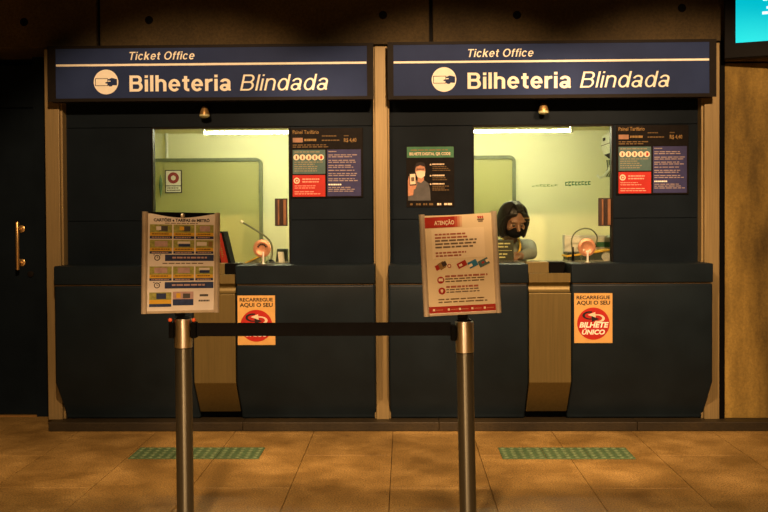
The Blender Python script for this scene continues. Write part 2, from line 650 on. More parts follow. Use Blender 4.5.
def smallprint(parent, x0, x1, ztop, n, pitch, h, y, m, th=0.0006, ragged=0.35, name='small_print', gap=0.012, word=None):
    """rows of illegible small print as short word-length strokes"""
    b = MB()
    W = x1 - x0
    word = word or W * 0.12
    for i in range(n):
        z1 = ztop - i * pitch
        end = x1 - random.random() * ragged * W
        x = x0
        while x < end - word * 0.3:
            l = min(word * random.uniform(0.5, 1.5), end - x)
            b.box(x, x + l, y - th, y, z1 - h, z1)
            x += l + word * 0.22
    return b.build(name, m, parent)


# ------------------------------------------------------------------ depth planes
YP, YG, YC, YS, YSG = 0.10, 0.135, -0.15, -0.085, -0.12
STEP = 0.06
MID = 250

# ------------------------------------------------------------------ floor
fl = thing('floor', (0, 0, 0), kind='structure')
MB().box(-4.5, 4.5, -9.0, 0.6, -0.08, -0.016).build('grout_bed', M_GROUT, fl)
SW, SD = 0.522, 1.20
jx = P(393, 434, -0.085).x          # one joint line read from the photo
ncol0, ncol1 = -8, 8
slab_me = MB().box(0.0016, SW - 0.0016, 0.0016, SD - 0.0016, -0.016, 0.0).mesh('slab', Vector((0, 0, 0)), 0.0012, 1)
slab_me.materials.append(M_FLOOR)
y0 = 0.0
for i in range(ncol0, ncol1):
    off = 0.0 if i % 2 == 0 else -0.55
    for j in range(0, 7):
        ya = -0.085 - SD * (j + 1) + SD * 0.5 + off + 0.55
        o = bpy.data.objects.new('slab', slab_me)
        COL.objects.link(o)
        o.parent = fl
        o.location = (jx + i * SW, ya, 0)

# ------------------------------------------------------------------ plinth step
xl = P(48, 425, YS).x
stp = thing('trim_1', (0, YS, 0), kind='structure')
seg = 1.30
x = xl
while x < 4.0:
    x2 = min(x + seg, 4.2)
    MB().box(x + 0.001, x2 - 0.001, YS, 0.6, 0.001, STEP).build('plinth_stone', M_STEP, stp, 0.004)
    x = x2

# ------------------------------------------------------------------ concrete beam above
zb = P(200, 46, 0.02).z
bm_ = thing('wall_upper', (0, 0.02, zb), kind='structure')
xj = [-4.5, P(98, 20, 0.02).x, P(431, 20, 0.02).x, P(431, 20, 0.02).x + 2.22, 5.6]
holes = [(24, 22), (149, 20), (383, 15), (517, 15), (682, 8)]
for a, b in zip(xj[:-1], xj[1:]):
    pn = MB().box(a + 0.012, b - 0.012, 0.02, 0.5, zb, 4.2).build('concrete_panel', M_CONC_SHADED, bm_, 0.006)
MB().box(-4.4, 5.5, 0.06, 0.45, zb + 0.005, 4.15).build('joint_core', M_BLACK, bm_)
for hx, hy in holes:
    p = P(hx, hy, 0.02)
    MB().lathe([(0.030, 0), (0.026, 0.003), (0.016, 0.0035)], (p.x, 0.0215, p.z), (0, -1, 0), 18).build('tie_hole', M_BLACK, bm_)

# ------------------------------------------------------------------ concrete wall on the right
xw = P(724, MID, 0.03).x
zj = P(745, 62, 0.03).z
wr = thing('wall_right', (xw, 0.03, STEP), kind='structure')
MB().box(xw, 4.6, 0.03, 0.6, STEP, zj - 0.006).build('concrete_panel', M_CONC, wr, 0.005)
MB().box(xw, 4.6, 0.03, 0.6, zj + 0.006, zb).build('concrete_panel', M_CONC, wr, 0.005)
MB().box(xw + 0.02, 4.55, 0.06, 0.58, STEP + 0.02, zb - 0.01).build('joint_core', M_BLACK, wr)
# dark strip between pillar and wall
MB().box(P(719.6, MID, 0.02).x, xw, 0.015, 0.3, STEP, zb).build('trim_2', M_BLACK)
bpy.data.objects['trim_2']['kind'] = 'structure'

# ------------------------------------------------------------------ pillars
ZT = P(380, 46, 0).z


def pillar(px0, px1, ret, label, side):
    x0, x1 = P(px0, MID, 0).x, P(px1, MID, 0).x
    t = thing('pillar', ((x0 + x1) / 2, 0.05, STEP), label, 'pillar', 'steel clad pillars framing the ticket booths')
    MB().box(x0, x1, 0.0, 0.10, STEP, ZT).build('cladding_face', M_PILLAR, t, 0.004)
    if side >= 0:      # return towards the window on its right side
        MB().box(x1 - 0.002, x1 + 0.012, 0.028, YP + 0.04, STEP, ZT).build('cladding_return', M_PILLAR, t, 0.003)
    if side <= 0:
        MB().box(x0 - 0.012, x0 + 0.002, 0.028, YP + 0.04, STEP, ZT).build('cladding_return', M_PILLAR, t, 0.003)
    return x0, x1


pl = pillar(46.3, 60.5, 5, 'steel clad pillar beside the dark door, dimly lit', 1)
pm = pillar(375.5, 388.2, 0, 'narrow steel clad pillar between the two ticket booths', 0)
pr = pillar(704.5, 719.6, 5, 'steel clad pillar beside the bare concrete wall', -1)

# ------------------------------------------------------------------ booth fronts, windows, counters, signs
WIN = {'L': (152, 127, 290, 266), 'R': (473, 125, 613, 264)}
ZTOPC = P(220, 265.5, YC).z


def booth_front(k, xa, xb):
    wx0, wx1, wz0, wz1 = R(*WIN[k], YP)
    wall = thing('wall_left' if k == 'L' else 'wall_front_right', ((xa + xb) / 2, YP, STEP), kind='structure')
    wall.name = 'wall_booth_left' if k == 'L' else 'wall_booth_right'
    OR[wall.name] = Vector(((xa + xb) / 2, YP, STEP))
    zseam = P(300, 220, YP).z
    g = 0.0015
    y1 = YP + 0.04
    for (a, b, c, d) in ((xa, wx0, wz0, zseam), (xa, wx0, zseam, wz1), (wx1, xb, wz0, zseam), (wx1, xb, zseam, wz1),
                         (xa, xb, wz1, ZT), (xa, xb, STEP, wz0 - 0.02)):
        MB().box(a + g, b - g, YP, y1, c + g, d - g).build('panel', M_NAVY, wall, 0.002)
    for (a, b, c, d) in ((xa, wx0, wz0, wz1), (wx1, xb, wz0, wz1), (xa, xb, wz1, ZT)):  # unseen sheets added to stop room light leaking through the panel gaps
        MB().box(a, b, y1, y1 + 0.008, c, d).build('light_stop_board', M_NAVY, wall)
    wn = thing('window_1' if k == 'L' else 'window_2', ((wx0 + wx1) / 2, YG, wz0), kind='structure')
    MB().box(wx0 + 0.004, wx1 - 0.004, YG - 0.006, YG + 0.006, wz0 - 0.01, wz1 - 0.004).build('pane', M_GLASS, wn)
    fr = MB()
    t = 0.008
    fr.box(wx0, wx0 + t, YP + 0.002, YP + 0.06, wz0, wz1).box(wx1 - t, wx1, YP + 0.002, YP + 0.06, wz0, wz1)
    fr.box(wx0 + t, wx1 - t, YP + 0.002, YP + 0.06, wz1 - t, wz1)
    fr.build('window_frame', M_FRAME, wn)
    return wx0, wx1, wz0, wz1


XP0 = pl[1]
wL = booth_front('L', pl[1], pm[0])
wR = booth_front('R', pm[1], pr[0])


def counter(k, pxa, pxb, pxs0, pxs1, label):
    xa, xb = P(pxa, 330, YC).x, P(pxb, 330, YC).x
    s0, s1 = P(pxs0, 340, YC).x, P(pxs1, 340, YC).x
    t = thing('ticket_counter', ((xa + xb) / 2, 0, STEP), label, 'counter', 'navy ticket counters')
    z_rail = P(220, 284.5, YC).z
    z_knee = P(220, 383, YC).z
    prof = [(YC, z_rail - 0.004), (YC, z_knee), (0.03, STEP + 0.035), (0.03, STEP), (0.095, STEP), (0.095, z_rail - 0.004)]
    rail = [(YC - 0.006, z_rail), (YC - 0.006, ZTOPC - 0.004), (YC, ZTOPC), (0.17, ZTOPC), (0.17, ZTOPC - 0.03), (0.095, ZTOPC - 0.03),
            (0.095, z_rail)]
    for a, b in ((xa, s0 - 0.003), (s1 + 0.003, xb)):
        # rounded outer ends
        MB().prism(prof, 'x', a, b).build('front_panel', M_COUNTER, t, 0.016, True, 3, angle=1.2)
        MB().prism(rail, 'x', a, b).build('top_rail', M_COUNTER, t, 0.010, True, 3, angle=1.2)
        MB().box(a + 0.01, b - 0.01, YC + 0.006, 0.09, z_rail - 0.006, z_rail + 0.002).build('groove_strip', M_AMBERD, t)
    # steel pass-through: front plate, concave lip and dish
    zp = P(550, 293, YC).z
    zl = P(550, 273, YC + 0.02).z
    prof2 = [(YC - 0.003, zp), (YC - 0.003, z_knee), (0.020, STEP + 0.05), (0.06, STEP + 0.05), (0.06, zp)]
    MB().prism(prof2, 'x', s0, s1).build('steel_plate', M_STEEL, t, 0.003, angle=0.3)
    d_ = zl - zp
    arc = [(YC + 0.004, zl), (YC + 0.004, zl - 0.46 * d_), (YC + 0.026, zl - 0.56 * d_), (YC + 0.036, zl - 0.68 * d_),
           (YC + 0.034, zl - 0.80 * d_), (YC + 0.024, zl - 0.92 * d_), (YC + 0.004, zp + 0.003), (0.10, zp + 0.003), (0.10, zl - 0.012),
           (YC + 0.020, zl - 0.012), (YC + 0.016, zl)]
    MB().prism(arc, 'x', s0 + 0.002, s1 - 0.002).build('cash_tray', M_STEEL, t, 0, True)
    # raised back block and dark slot at the rear of the tray
    sm = s0 + (s1 - s0) * 0.60
    MB().box(s0 + 0.012, sm, 0.06, 0.168, zl - 0.012, ZTOPC + 0.003).build('tray_back', M_STEEL, t, 0.003)
    MB().box(sm + 0.002, s1 - 0.003, 0.055, 0.165, zl - 0.012, ZTOPC + 0.002).build('tray_slot', M_BLACK, t, 0.003)
    return t, s0, s1


cL = counter('L', 54.5, 375.3, 194, 235.5, 'navy ticket counter with steel tray, beneath the left window')
cR = counter('R', 389, 713, 529, 571, 'navy ticket counter with steel tray, beneath the right window')


def sign(px_out, px_face, top_out, bot_out, top_f, bot_f, words, label):
    xa, xb = P(px_out[0], 75, YSG).x, P(px_out[1], 75, YSG).x
    fa, fb = P(px_face[0], 75, YSG).x, P(px_face[1], 75, YSG).x
    cx = (px_out[0] + px_out[1]) / 2
    z1, z0 = P(cx, top_out, YSG).z, P(cx, bot_out, YSG).z
    f1, f0 = P(cx, top_f, YSG).z, P(cx, bot_f, YSG).z
    t = thing('ticket_office_sign', ((xa + xb) / 2, 0, z0), label, 'sign', 'blue ticket office signs')
    MB().box(xa + 0.006, xb - 0.006, YSG + 0.012, -0.006, z0 + 0.004, z1 - 0.004).build('sign_box', M_FRAME, t, 0.003)
    fr = MB()
    fr.box(xa, fa, YSG, YSG + 0.012, z0, z1).box(fb, xb, YSG, YSG + 0.012, z0, z1)
    fr.box(fa, fb, YSG, YSG + 0.012, f1, z1).box(fa, fb, YSG, YSG + 0.012, z0, f0)
    fr.build('frame', M_FRAME, t)
    face = MB().box(fa, fb, YSG + 0.004, YSG + 0.012, f0, f1).build('sign_face', M_SIGN, t)
    yy = YSG + 0.0032
    for w_ in words:
        if w_[0] == 'text':
            _, s_, p0, p1, ptop, pbase, bold, shear = w_
            a, b = P(p0, (ptop + pbase) / 2, yy), P(p1, (ptop + pbase) / 2, yy)
            zt, zbse = P((p0 + p1) / 2, ptop, yy).z, P((p0 + p1) / 2, pbase, yy).z
            grotesque(s_, a.x, b.x, zbse, zt - zbse, yy, M_SIGNW, face, bold, shear)
        elif w_[0] == 'line':
            _, p0, p1, q0, q1 = w_
            plate('stripe', R(p0, q0, p1, q1, yy), yy + 0.0008, 0.0012, M_SIGNW, face)
        elif w_[0] == 'icon':
            _, pc, qc, r = w_
            c = P(pc, qc, yy)
            rr = P(pc + r, qc, yy).x - c.x
            MB().prism(disc((c.x, c.z), rr, yy, 40), 'y', yy, yy + 0.0008).build('emblem_disc', M_SIGNW, face)
            u = rr / 12.3

            def q(a, b):
                return (c.x + a * u, c.z + b * u)
            b = MB()
            x0, z0_ = q(-10.8, -3.9)
            x1, z1_ = q(2.0, 3.6)
            tk = 0.55 * u
            for (e, f_, g_, h_) in ((x0, x1, z0_, z0_ + tk), (x0, x1, z1_ - tk, z1_), (x0, x0 + tk, z0_ + tk, z1_ - tk),
                                    (x1 - tk, x1, z0_ + tk, z1_ - tk)):
                b.box(e, f_, yy - 0.001, yy, g_, h_)
            b.build('card_outline', M_INK, face)
            hand = [(11.0, -3.4), (11.0, 2.6), (7.6, 3.6), (5.5, 3.9), (3.4, 2.9), (1.4, 2.6), (1.8, 1.5), (4.6, 1.2), (4.8, 0.4),
                    (0.6, 0.0), (-0.6, -0.5), (-0.4, -1.4), (1.6, -1.6), (2.2, -3.4), (3.0, -4.2), (4.6, -4.5), (6.0, -4.2), (6.6, -3.2)]
            MB().prism([q(*p) for p in hand], 'y', yy - 0.0016, yy - 0.0002).build('hand_emblem', M_SIGN, face)
    return t


sign((47.5, 373.5), (55.5, 367), 44.5, 100.5, 47.3, 97.3,
     [('text', 'Ticket Office', 129.5, 194.5, 51.6, 59.6, 0.125, 0.21),
      ('line', 56, 366.5, 63.0, 65.2),
      ('text', 'Bilheteria', 129.5, 231, 75.0, 91.2, 0.142, 0.0),
      ('text', 'Blindada', 240, 328, 74.2, 90.2, 0.088, 0.21),
      ('icon', 106, 82, 12.3)], 'blue ticket office sign above the left booth, dimmer at its door end')
sign((387.5, 716.5), (393.5, 709.5), 40.5, 98, 43.3, 94.5,
     [('text', 'Ticket Office', 468, 533.5, 48.8, 56.8, 0.125, 0.21),
      ('line', 393.6, 709.2, 59.9, 62.0),
      ('text', 'Bilheteria', 467.5, 571, 72.2, 88.4, 0.142, 0.0),
      ('text', 'Blindada', 580, 669.5, 71.2, 87.2, 0.088, 0.21),
      ('icon', 444, 79.5, 12.3)], 'blue ticket office sign above the right booth, near the cyan screen')


# ------------------------------------------------------------------ door on the left
YD = 0.40
dr = thing('door_1', (P(18, 300, YD).x, YD, 0), kind='structure')
dxa, dxb = P(-60, 300, YD).x, P(36.5, 300, YD).x
dzs = P(18, 108, YD).z
MB().box(dxa, dxb, YD, YD + 0.05, 0.012, dzs - 0.003).build('door_leaf', M_NAVY, dr, 0.004)
MB().box(dxa, dxb, YD, YD + 0.05, dzs + 0.003, zb - 0.05).build('transom_panel', M_NAVY, dr, 0.004)
hx = P(17.5, 245, YD - 0.07)
hz0, hz1 = P(17.5, 270, YD - 0.07).z, P(17.5, 222, YD - 0.07).z
hd = MB().cyl((hx.x, YD - 0.07, hz0), (hx.x, YD - 0.07, hz1), 0.0125, 16).build('pull_handle', M_BRASS, dr, 0.003, True)
tag(hd, 'vertical brass pull bar')
for zz in (hz0 + 0.05, hz1 - 0.05):
    MB().cyl((hx.x, YD - 0.062, zz), (hx.x, YD, zz), 0.009, 12).build('standoff', M_BRASS, hd, 0, True)
    MB().lathe([(0.026, 0), (0.026, 0.006), (0.018, 0.010)], (hx.x, YD, zz), (0, -1, 0), 20).build('rosette', M_BRASS, hd, 0, True)
lk = P(31, 274, YD)
MB().lathe([(0.022, 0), (0.022, 0.010), (0.010, 0.014)], (lk.x, YD, lk.z), (0, -1, 0), 20).build('lock_cylinder', M_FRAME, dr, 0, True)
fx0, fx1 = dxb + 0.004, pl[0] - 0.002
MB().box(fx0, fx1 - 0.002, YD - 0.03, YD + 0.06, 0.0, zb).build('trim_3', M_NAVY)
bpy.data.objects['trim_3']['kind'] = 'structure'
MB().box(dxa - 0.7, fx0 + 0.02, YD + 0.06, YD + 0.16, 0.0, zb).build('wall_left', M_NAVY)
bpy.data.objects['wall_left']['kind'] = 'structure'
MB().box(dxa, fx0, YD - 0.03, YD + 0.05, 0.0, 0.010).build('trim_4', M_BRASS)
bpy.data.objects['trim_4']['kind'] = 'structure'

# ------------------------------------------------------------------ booth interior shell
XL, XR, XM, YB, ZC, ZFI = pl[1] + 0.012, 1.93, -0.12, 2.0, 2.175, 0.15


def struct(name, b, m, bevel=0.0):
    o = b.build(name, m, None, bevel)
    o['kind'] = 'structure'
    return o


struct('wall_back', MB().box(XL - 0.06, XR + 0.1, YB, YB + 0.1, 0.0, ZC + 0.1), M_WALLIN)
struct('wall_inner_left', MB().box(XL - 0.06, XL, 0.16, YB, STEP + 0.001, ZC + 0.1), M_WALLIN)
struct('wall_inner_right', MB().box(XR, XR + 0.1, 0.16, YB, STEP + 0.001, ZC + 0.1), M_WALLIN)
struct('wall_partition', MB().box(XM - 0.05, XM + 0.05, 0.18, YB, ZFI, ZC), M_WALLIN)
struct('ceiling', MB().box(XL, XR, 0.15, YB, ZC, ZC + 0.1), M_CEILIN)
struct('floor_inner', MB().box(XL, XR, 0.15, YB, STEP + 0.001, ZFI), M_GROUT)


def partition(x0, x1, ztop, label):
    """rounded frame with an olive panel fixed to the rear wall"""
    t = thing('framed_panel', ((x0 + x1) / 2, YB - 0.03, ZFI), label, 'panel', 'rounded frame panels on the rear wall')
    z0 = ZFI
    MB().box(x0 + 0.02, x1 - 0.02, YB - 0.012, YB, z0, ztop - 0.02).build('infill_panel', M_PANELIN, t)
    r = 0.06
    path = [(x1, z0)]
    for i in range(9):
        a = math.pi / 2 * i / 8
        path.append((x1 - r + r * math.cos(a), ztop - r + r * math.sin(a)))
    for i in range(9):
        a = math.pi / 2 + math.pi / 2 * i / 8
        path.append((x0 + r + r * math.cos(a), ztop - r + r * math.sin(a)))
    path.append((x0, z0))
    th = 0.030
    inner = []
    cx, = ((x0 + x1) / 2,)
    for (a, b) in path:
        # inset towards the middle
        na = a - th if a > cx else a + th
        inner.append((min(max(na, x0 + th), x1 - th), min(b, ztop - th)))
    vs, fs = [], []
    n = len(path)
    for yy in (YB - 0.035, YB):
        vs += [(a, yy, b) for a, b in path] + [(a, yy, b) for a, b in inner]
    for i in range(n - 1):
        o0, o1, i0, i1 = i, i + 1, n + i, n + i + 1
        fs += [(o0, o1, i1, i0), (2 * n + o0, 2 * n + i0, 2 * n + i1, 2 * n + o1), (o0, 2 * n + o0, 2 * n + o1, o1),
               (i0, i1, 2 * n + i1, 2 * n + i0)]
    fs += [(0, n, 3 * n, 2 * n), (n - 1, 2 * n - 1 + 2 * n - n + 0, 4 * n - 1, 2 * n - 1)] if False else [(0, n, 3 * n, 2 * n), (n - 1, 3 * n - 1, 4 * n - 1, 2 * n - 1)]
    MB().add(vs, fs).build('frame', M_FRAMEIN, t)


partition(XL + 0.004, P(262.5, 200, YB - 0.03).x, P(230, 158, YB - 0.03).z, 'wide olive panel in a rounded frame on the left booth rear wall')
partition(0.05, P(516, 200, YB - 0.03).x, P(490, 155.5, YB - 0.03).z, 'olive panel in a rounded frame behind the seated clerk')


# ------------------------------------------------------------------ fluorescent lamps
def tube_lamp(x0, x1, y, z, label):
    t = thing('fluorescent_lamp', ((x0 + x1) / 2, y, z), label, 'lamp', 'fluorescent tube lamps in the booths')
    MB().box(x0, x1, y - 0.022, y + 0.022, ZC - 0.012, ZC).build('batten', M_CEILIN, t, 0.004)
    MB().cyl((x0 + 0.02, y, z), (x1 - 0.02, y, z), 0.0105, 16).build('tube', M_TUBE, t, 0, True)
    for xx in (x0, x1 - 0.022):
        MB().box(xx, xx + 0.022, y - 0.016, y + 0.016, z - 0.018, ZC - 0.012).build('lamp_holder', M_WHITE, t, 0.003)


YT = 1.2
tl = P(202, 132, YT)
tube_lamp(tl.x, tl.x + 1.22, YT, P(245, 132.5, YT).z, 'fluorescent tube lamp on the left booth ceiling')
tr = P(573, 131, YT)
tube_lamp(tr.x - 1.22, tr.x, YT, P(520, 131, YT).z, 'fluorescent tube lamp on the right booth ceiling')

# conduit
cp = P(166.5, 146, YB - 0.03)
MB().cyl((cp.x, YB - 0.022, P(166, 158, YB - 0.03).z), (cp.x, YB - 0.022, ZC), 0.013, 14).build('conduit_pipe', M_WHITE, None, 0, True)
tag(bpy.data.objects['conduit_pipe'], 'short white conduit pipe above the left framed panel', 'pipe')

# framed notice with a red ring
nx0, nx1, nz0, nz1 = R(165.2, 170, 181.8, 193, YB - 0.02)
nt_ = thing('ring_notice', ((nx0 + nx1) / 2, YB - 0.012, nz0), 'small notice with a red ring hanging on the left rear panel', 'notice')
MB().box(nx0, nx1, YB - 0.022, YB - 0.012, nz0, nz1).build('frame', M_BROWN, nt_)
zmid = nz0 + (nz1 - nz0) * 0.31
plate('picture_field', (nx0 + 0.008, nx1 - 0.008, zmid + 0.004, nz1 - 0.008), YB - 0.022, 0.002, M_OFFW, nt_)
plate('caption_field', (nx0 + 0.008, nx1 - 0.008, nz0 + 0.008, zmid - 0.004), YB - 0.022, 0.002, M_OFFW, nt_)
ncx, ncz = (nx0 + nx1) / 2, (zmid + nz1) / 2
rg = MB()
n = 32
ro, ri = 0.050, 0.022
vs = []
for yy in (YB - 0.027, YB - 0.024):
    for rr in (ro, ri):
        vs += [(ncx + rr * math.cos(2 * math.pi * i / n), yy, ncz + rr * math.sin(2 * math.pi * i / n)) for i in range(n)]
fs = []
for i in range(n):
    k = (i + 1) % n
    fs += [(i, k, n + k, n + i), (2 * n + i, 3 * n + i, 3 * n + k, 2 * n + k), (i, 2 * n + i, 2 * n + k, k), (n + i, n + k, 3 * n + k, 3 * n + i)]
rg.add(vs, fs).build('red_ring', mat('ring_red', (0.30, 0.03, 0.03), 0.5), nt_)
smallprint(nt_, nx0 + 0.016, nx1 - 0.014, zmid - 0.014, 2, 0.02, 0.010, YB - 0.0242, M_GREYT)
# slim hanging tag
gp = P(161, 186, YB - 0.02)
MB().lathe([(0.001, -0.105), (0.009, -0.06), (0.016, 0.0), (0.012, 0.05), (0.001, 0.105)], (gp.x, YB - 0.030, gp.z), (0, 0, 1), 12).build(
    'hanging_tag', mat('tag_green', (0.12, 0.22, 0.10), 0.5, var=0.5, scale=18), None, 0, True)
tag(bpy.data.objects['hanging_tag'], 'slim green spindle tag hanging beside the red ring notice', 'tag')

# green writing on the right pane
gw = thing('window_writing', (P(560, 186, YG).x, YG - 0.008, P(560, 188, YG).z), 'faded green writing on the right window glass', 'writing')
M_GW = mat('green_ink', (0.02, 0.12, 0.03), 0.7, var=0.4, scale=90)
M_GW2 = mat('green_ink_faded', (0.16, 0.26, 0.08), 0.7, var=0.3, scale=90)
for (a, b, q0, q1, m_, nn) in ((532, 558, 184.6, 187.4, M_GW2, 7), (565, 591, 181.4, 186.2, M_GW, 8)):
    bb = MB()
    for i in range(nn):
        u0 = a + (b - a) * (i + 0.06) / nn
        u1 = a + (b - a) * (i + 0.86) / nn
        e = random.uniform(0, 1.2)
        x0, x1, z0, z1 = R(u0, q0 + e - 0.04 * (u0 - a), u1, q1 - random.uniform(0, 0.8) - 0.04 * (u0 - a), YG - 0.007)
        t_ = (z1 - z0) * 0.30
        bb.box(x0, x1, YG - 0.0075, YG - 0.0068, z0, z0 + t_)
        bb.box(x0, x1, YG - 0.0075, YG - 0.0068, z1 - t_, z1)
        bb.box(x0, x0 + (x1 - x0) * 0.35, YG - 0.0075, YG - 0.0068, z0 + t_, z1 - t_)
    bb.build('ink_strokes', m_, gw)

# air conditioner on the right inner wall
ac_y0, ac_y1 = 1.05, 1.90
pa = P(601, 150, ac_y1)
zt_, zb_ = P(604, 133.5, ac_y1).z, P(606, 161, ac_y1).z
prof = [(XR - 0.004, zt_), (XR - 0.17, zt_), (XR - 0.205, zt_ - 0.03), (XR - 0.21, zt_ - 0.13), (XR - 0.185, zt_ - 0.19), (XR - 0.12, zb_), (XR - 0.004, zb_)]
ac = thing('air_conditioner', (XR - 0.1, (ac_y0 + ac_y1) / 2, zb_), 'white split air conditioner high on the right booth side wall', 'air conditioner')
bb = MB().prism(prof, 'y', ac_y0, ac_y1).build('housing', M_WHITE, ac, 0.006, True)
MB().box(XR - 0.214, XR - 0.206, ac_y0 + 0.02, ac_y1 - 0.02, zt_ - 0.112, zt_ - 0.108).build('panel_seam', M_GREYT, ac)
MB().prism([(XR - 0.188, zt_ - 0.187), (XR - 0.192, zt_ - 0.190), (XR - 0.150, zb_ + 0.016), (XR - 0.146, zb_ + 0.019)], 'y', ac_y0 + 0.05, ac_y1 - 0.05).build(
    'air_slot', M_INK, ac)
MB().box(XR - 0.2145, XR - 0.206, ac_y1 - 0.16, ac_y1 - 0.09, zt_ - 0.075, zt_ - 0.05).build('display_window', M_INK, ac)
hp = [P(610, 162, 1.86), P(609, 170, 1.84), P(604, 176, 1.80), P(600, 178, 1.78), P(597, 175, 1.78)]
MB().tube(hp, 0.011, 10).build('drain_hose', M_WHITE, ac, 0, True)
for i in range(3):
    dx = i * 0.018
    q0, q1 = P(607, 160, 1.84), P(605, 177, 1.84)
    MB().tube([(q0.x + dx, 1.84, q0.z), (q0.x + dx + 0.012, 1.85, (q0.z + q1.z) / 2), (q1.x + dx, 1.86, q1.z)], 0.007, 8).build(
        'cable', M_FRAMEIN, ac, 0, True)

# ------------------------------------------------------------------ desks inside
ZD = ZTOPC - 0.012


def desk(x0, x1, label):
    t = thing('service_desk', ((x0 + x1) / 2, 0.5, ZFI), label, 'desk', 'desks inside the booths')
    MB().box(x0, x1, 0.185, 0.62, ZD - 0.035, ZD).build('desk_top', mat('desk_grey', (0.22, 0.22, 0.17), 0.4), t, 0.004)
    for xx in (x0 + 0.01, x1 - 0.04):
        MB().box(xx, xx + 0.03, 0.20, 0.60, ZFI, ZD - 0.035).build('side_panel', M_FRAMEIN, t, 0.002)


desk(XP0 + 0.04, XM - 0.07, 'grey desk top inside the left booth behind the counter')
desk(XM + 0.07, XR - 0.02, 'grey desk top inside the right booth before the clerk')


# ------------------------------------------------------------------ speak-through discs, goosenecks, grilles, spot lamps
def intercom(px, py, r_px, stem_px, label, cup):
    y = 0.045
    c = P(px, py, y)
    r = P(px + r_px, py, y).x - c.x
    t = thing('speaking_disc', (c.x, y, ZTOPC), label, 'intercom', 'copper speaking discs on the counters')
    MB().lathe([(r * 0.96, 0), (r, 0.006), (r * 0.97, 0.014), (r * 0.72, 0.018), (r * 0.45, 0.010), (r * 0.30, 0.008)], (c.x, y, c.z),
               (0, -1, 0), 36).build('disc', M_COPPER, t, 0, True)
    for i in range(6 if cup else 3):
        a = math.pi * (0.15 + 0.14 * i) if cup else math.pi * (1.25 + 0.25 * i)
        MB().lathe([(0.006, 0), (0.006, 0.003), (0.003, 0.004)], (c.x + r * 0.48 * math.cos(a), y - 0.012, c.z + r * 0.48 * math.sin(a)),
                   (0, -1, 0), 10).build('sound_hole' if cup else 'screw', M_INK if cup else M_CHROME, t)
    sx = P(stem_px, py, y - 0.02).x
    MB().cyl((sx, y - 0.02, ZTOPC + 0.004), (sx, y - 0.02, c.z - r * 0.35), 0.0065, 14).build('stem', M_WHITE, t, 0, True)
    MB().lathe([(0.020, 0), (0.020, 0.003), (0.008, 0.006)], (sx, y - 0.02, ZTOPC), (0, 0, 1), 18).build('stem_foot', M_CHROME, t, 0, True)


intercom(262.3, 248.5, 9.0, 263.2, 'copper speaking disc with sound holes on the left counter', True)
intercom(586.5, 247.3, 9.0, 587.6, 'copper speaking disc with bright screws on the right counter', False)


def smooth_path(pts, n=8):
    out = []
    k = len(pts)
    for i in range(k - 1):
        p0, p1, p2, p3 = pts[max(i - 1, 0)], pts[i], pts[i + 1], pts[min(i + 2, k - 1)]
        for j in range(n):
            t = j / n
            out.append(0.5 * ((2 * p1) + (p2 - p0) * t + (2 * p0 - 5 * p1 + 4 * p2 - p3) * t * t + (3 * p1 - p0 - 3 * p2 + p3) * t ** 3))
    out.append(pts[-1])
    return out


yq = 0.30
g1 = thing('gooseneck_microphone', P(271, 262, yq), 'gooseneck microphone bending left behind the left window', 'microphone')
g1.location.z = ZD
OR[g1.name] = Vector(g1.location)
bx_ = P(270.5, 262, yq).x
pts = [Vector((bx_, yq, ZD + 0.01))] + [P(a, b, yq) for a, b in ((272.5, 252), (271, 243), (266, 237), (258, 231.5), (243, 222.5))]
MB().tube(smooth_path(pts), 0.0065, 10).build('gooseneck', M_FRAMEIN, g1, 0, True)
MB().tube([pts[-1], pts[-1] + (pts[-1] - pts[-2]) * 0.15], 0.010, 10).build('mic_head', M_CHROME, g1, 0, True)
MB().lathe([(0.035, 0), (0.035, 0.012), (0.012, 0.03)], (bx_, yq, ZD), (0, 0, 1), 20).build('mic_base', M_BLACK, g1, 0, True)
g2 = thing('gooseneck_microphone', P(572, 262, yq), 'gooseneck cable looping over the right copper disc', 'microphone')
g2.location.z = ZD
OR[g2.name] = Vector(g2.location)
bx_ = P(573, 252, yq).x
pts = [Vector((bx_, yq, ZD + 0.01))] + [P(a, b, yq) for a, b in ((572, 248), (571.6, 240), (574.5, 233.5), (580, 229.6), (586, 228.4), (592, 230), (596.5, 235), (597, 240), (595, 245.5))]
MB().tube(smooth_path(pts), 0.005, 10).build('gooseneck', M_FRAMEIN, g2, 0, True)
MB().tube([pts[-1], pts[-1] + (pts[-1] - pts[-2]) * 0.4], 0.011, 10).build('mic_head', M_BLACK, g2, 0, True)
MB().cyl((bx_, yq, ZD), (bx_, yq, P(573, 247, yq).z), 0.011, 14, 0.006).build('mic_base', M_BLACK, g2, 0, True)


def grille(p0, p1, q0, q1, label):
    yy = YG - 0.007
    x0, x1, z0, z1 = R(p0, q0, p1, q1, yy)
    t = thing('slatted_grille', ((x0 + x1) / 2, yy, z0), label, 'grille', 'brown slatted grilles on the window panes')
    MB().box(x0, x1, yy - 0.006, yy, z0, z1).build('back_plate', M_BROWN, t, 0.001)
    W = x1 - x0
    for i, (u, v, m_) in enumerate(((0.24, 0.36, M_SLAT), (0.43, 0.50, M_BROWN), (0.56, 0.62, M_BROWN), (0.68, 0.90, M_SLAT))):
        MB().box(x0 + W * u, x0 + W * v, yy - 0.014, yy - 0.006, z0 + 0.008, z1 - 0.008).build('slat', m_, t, 0.002)


grille(275, 287.6, 198.5, 226, 'brown slatted grille on the left pane above the paper slip')
grille(598.2, 611.6, 198, 226, 'brown slatted grille on the right pane below the air conditioner')


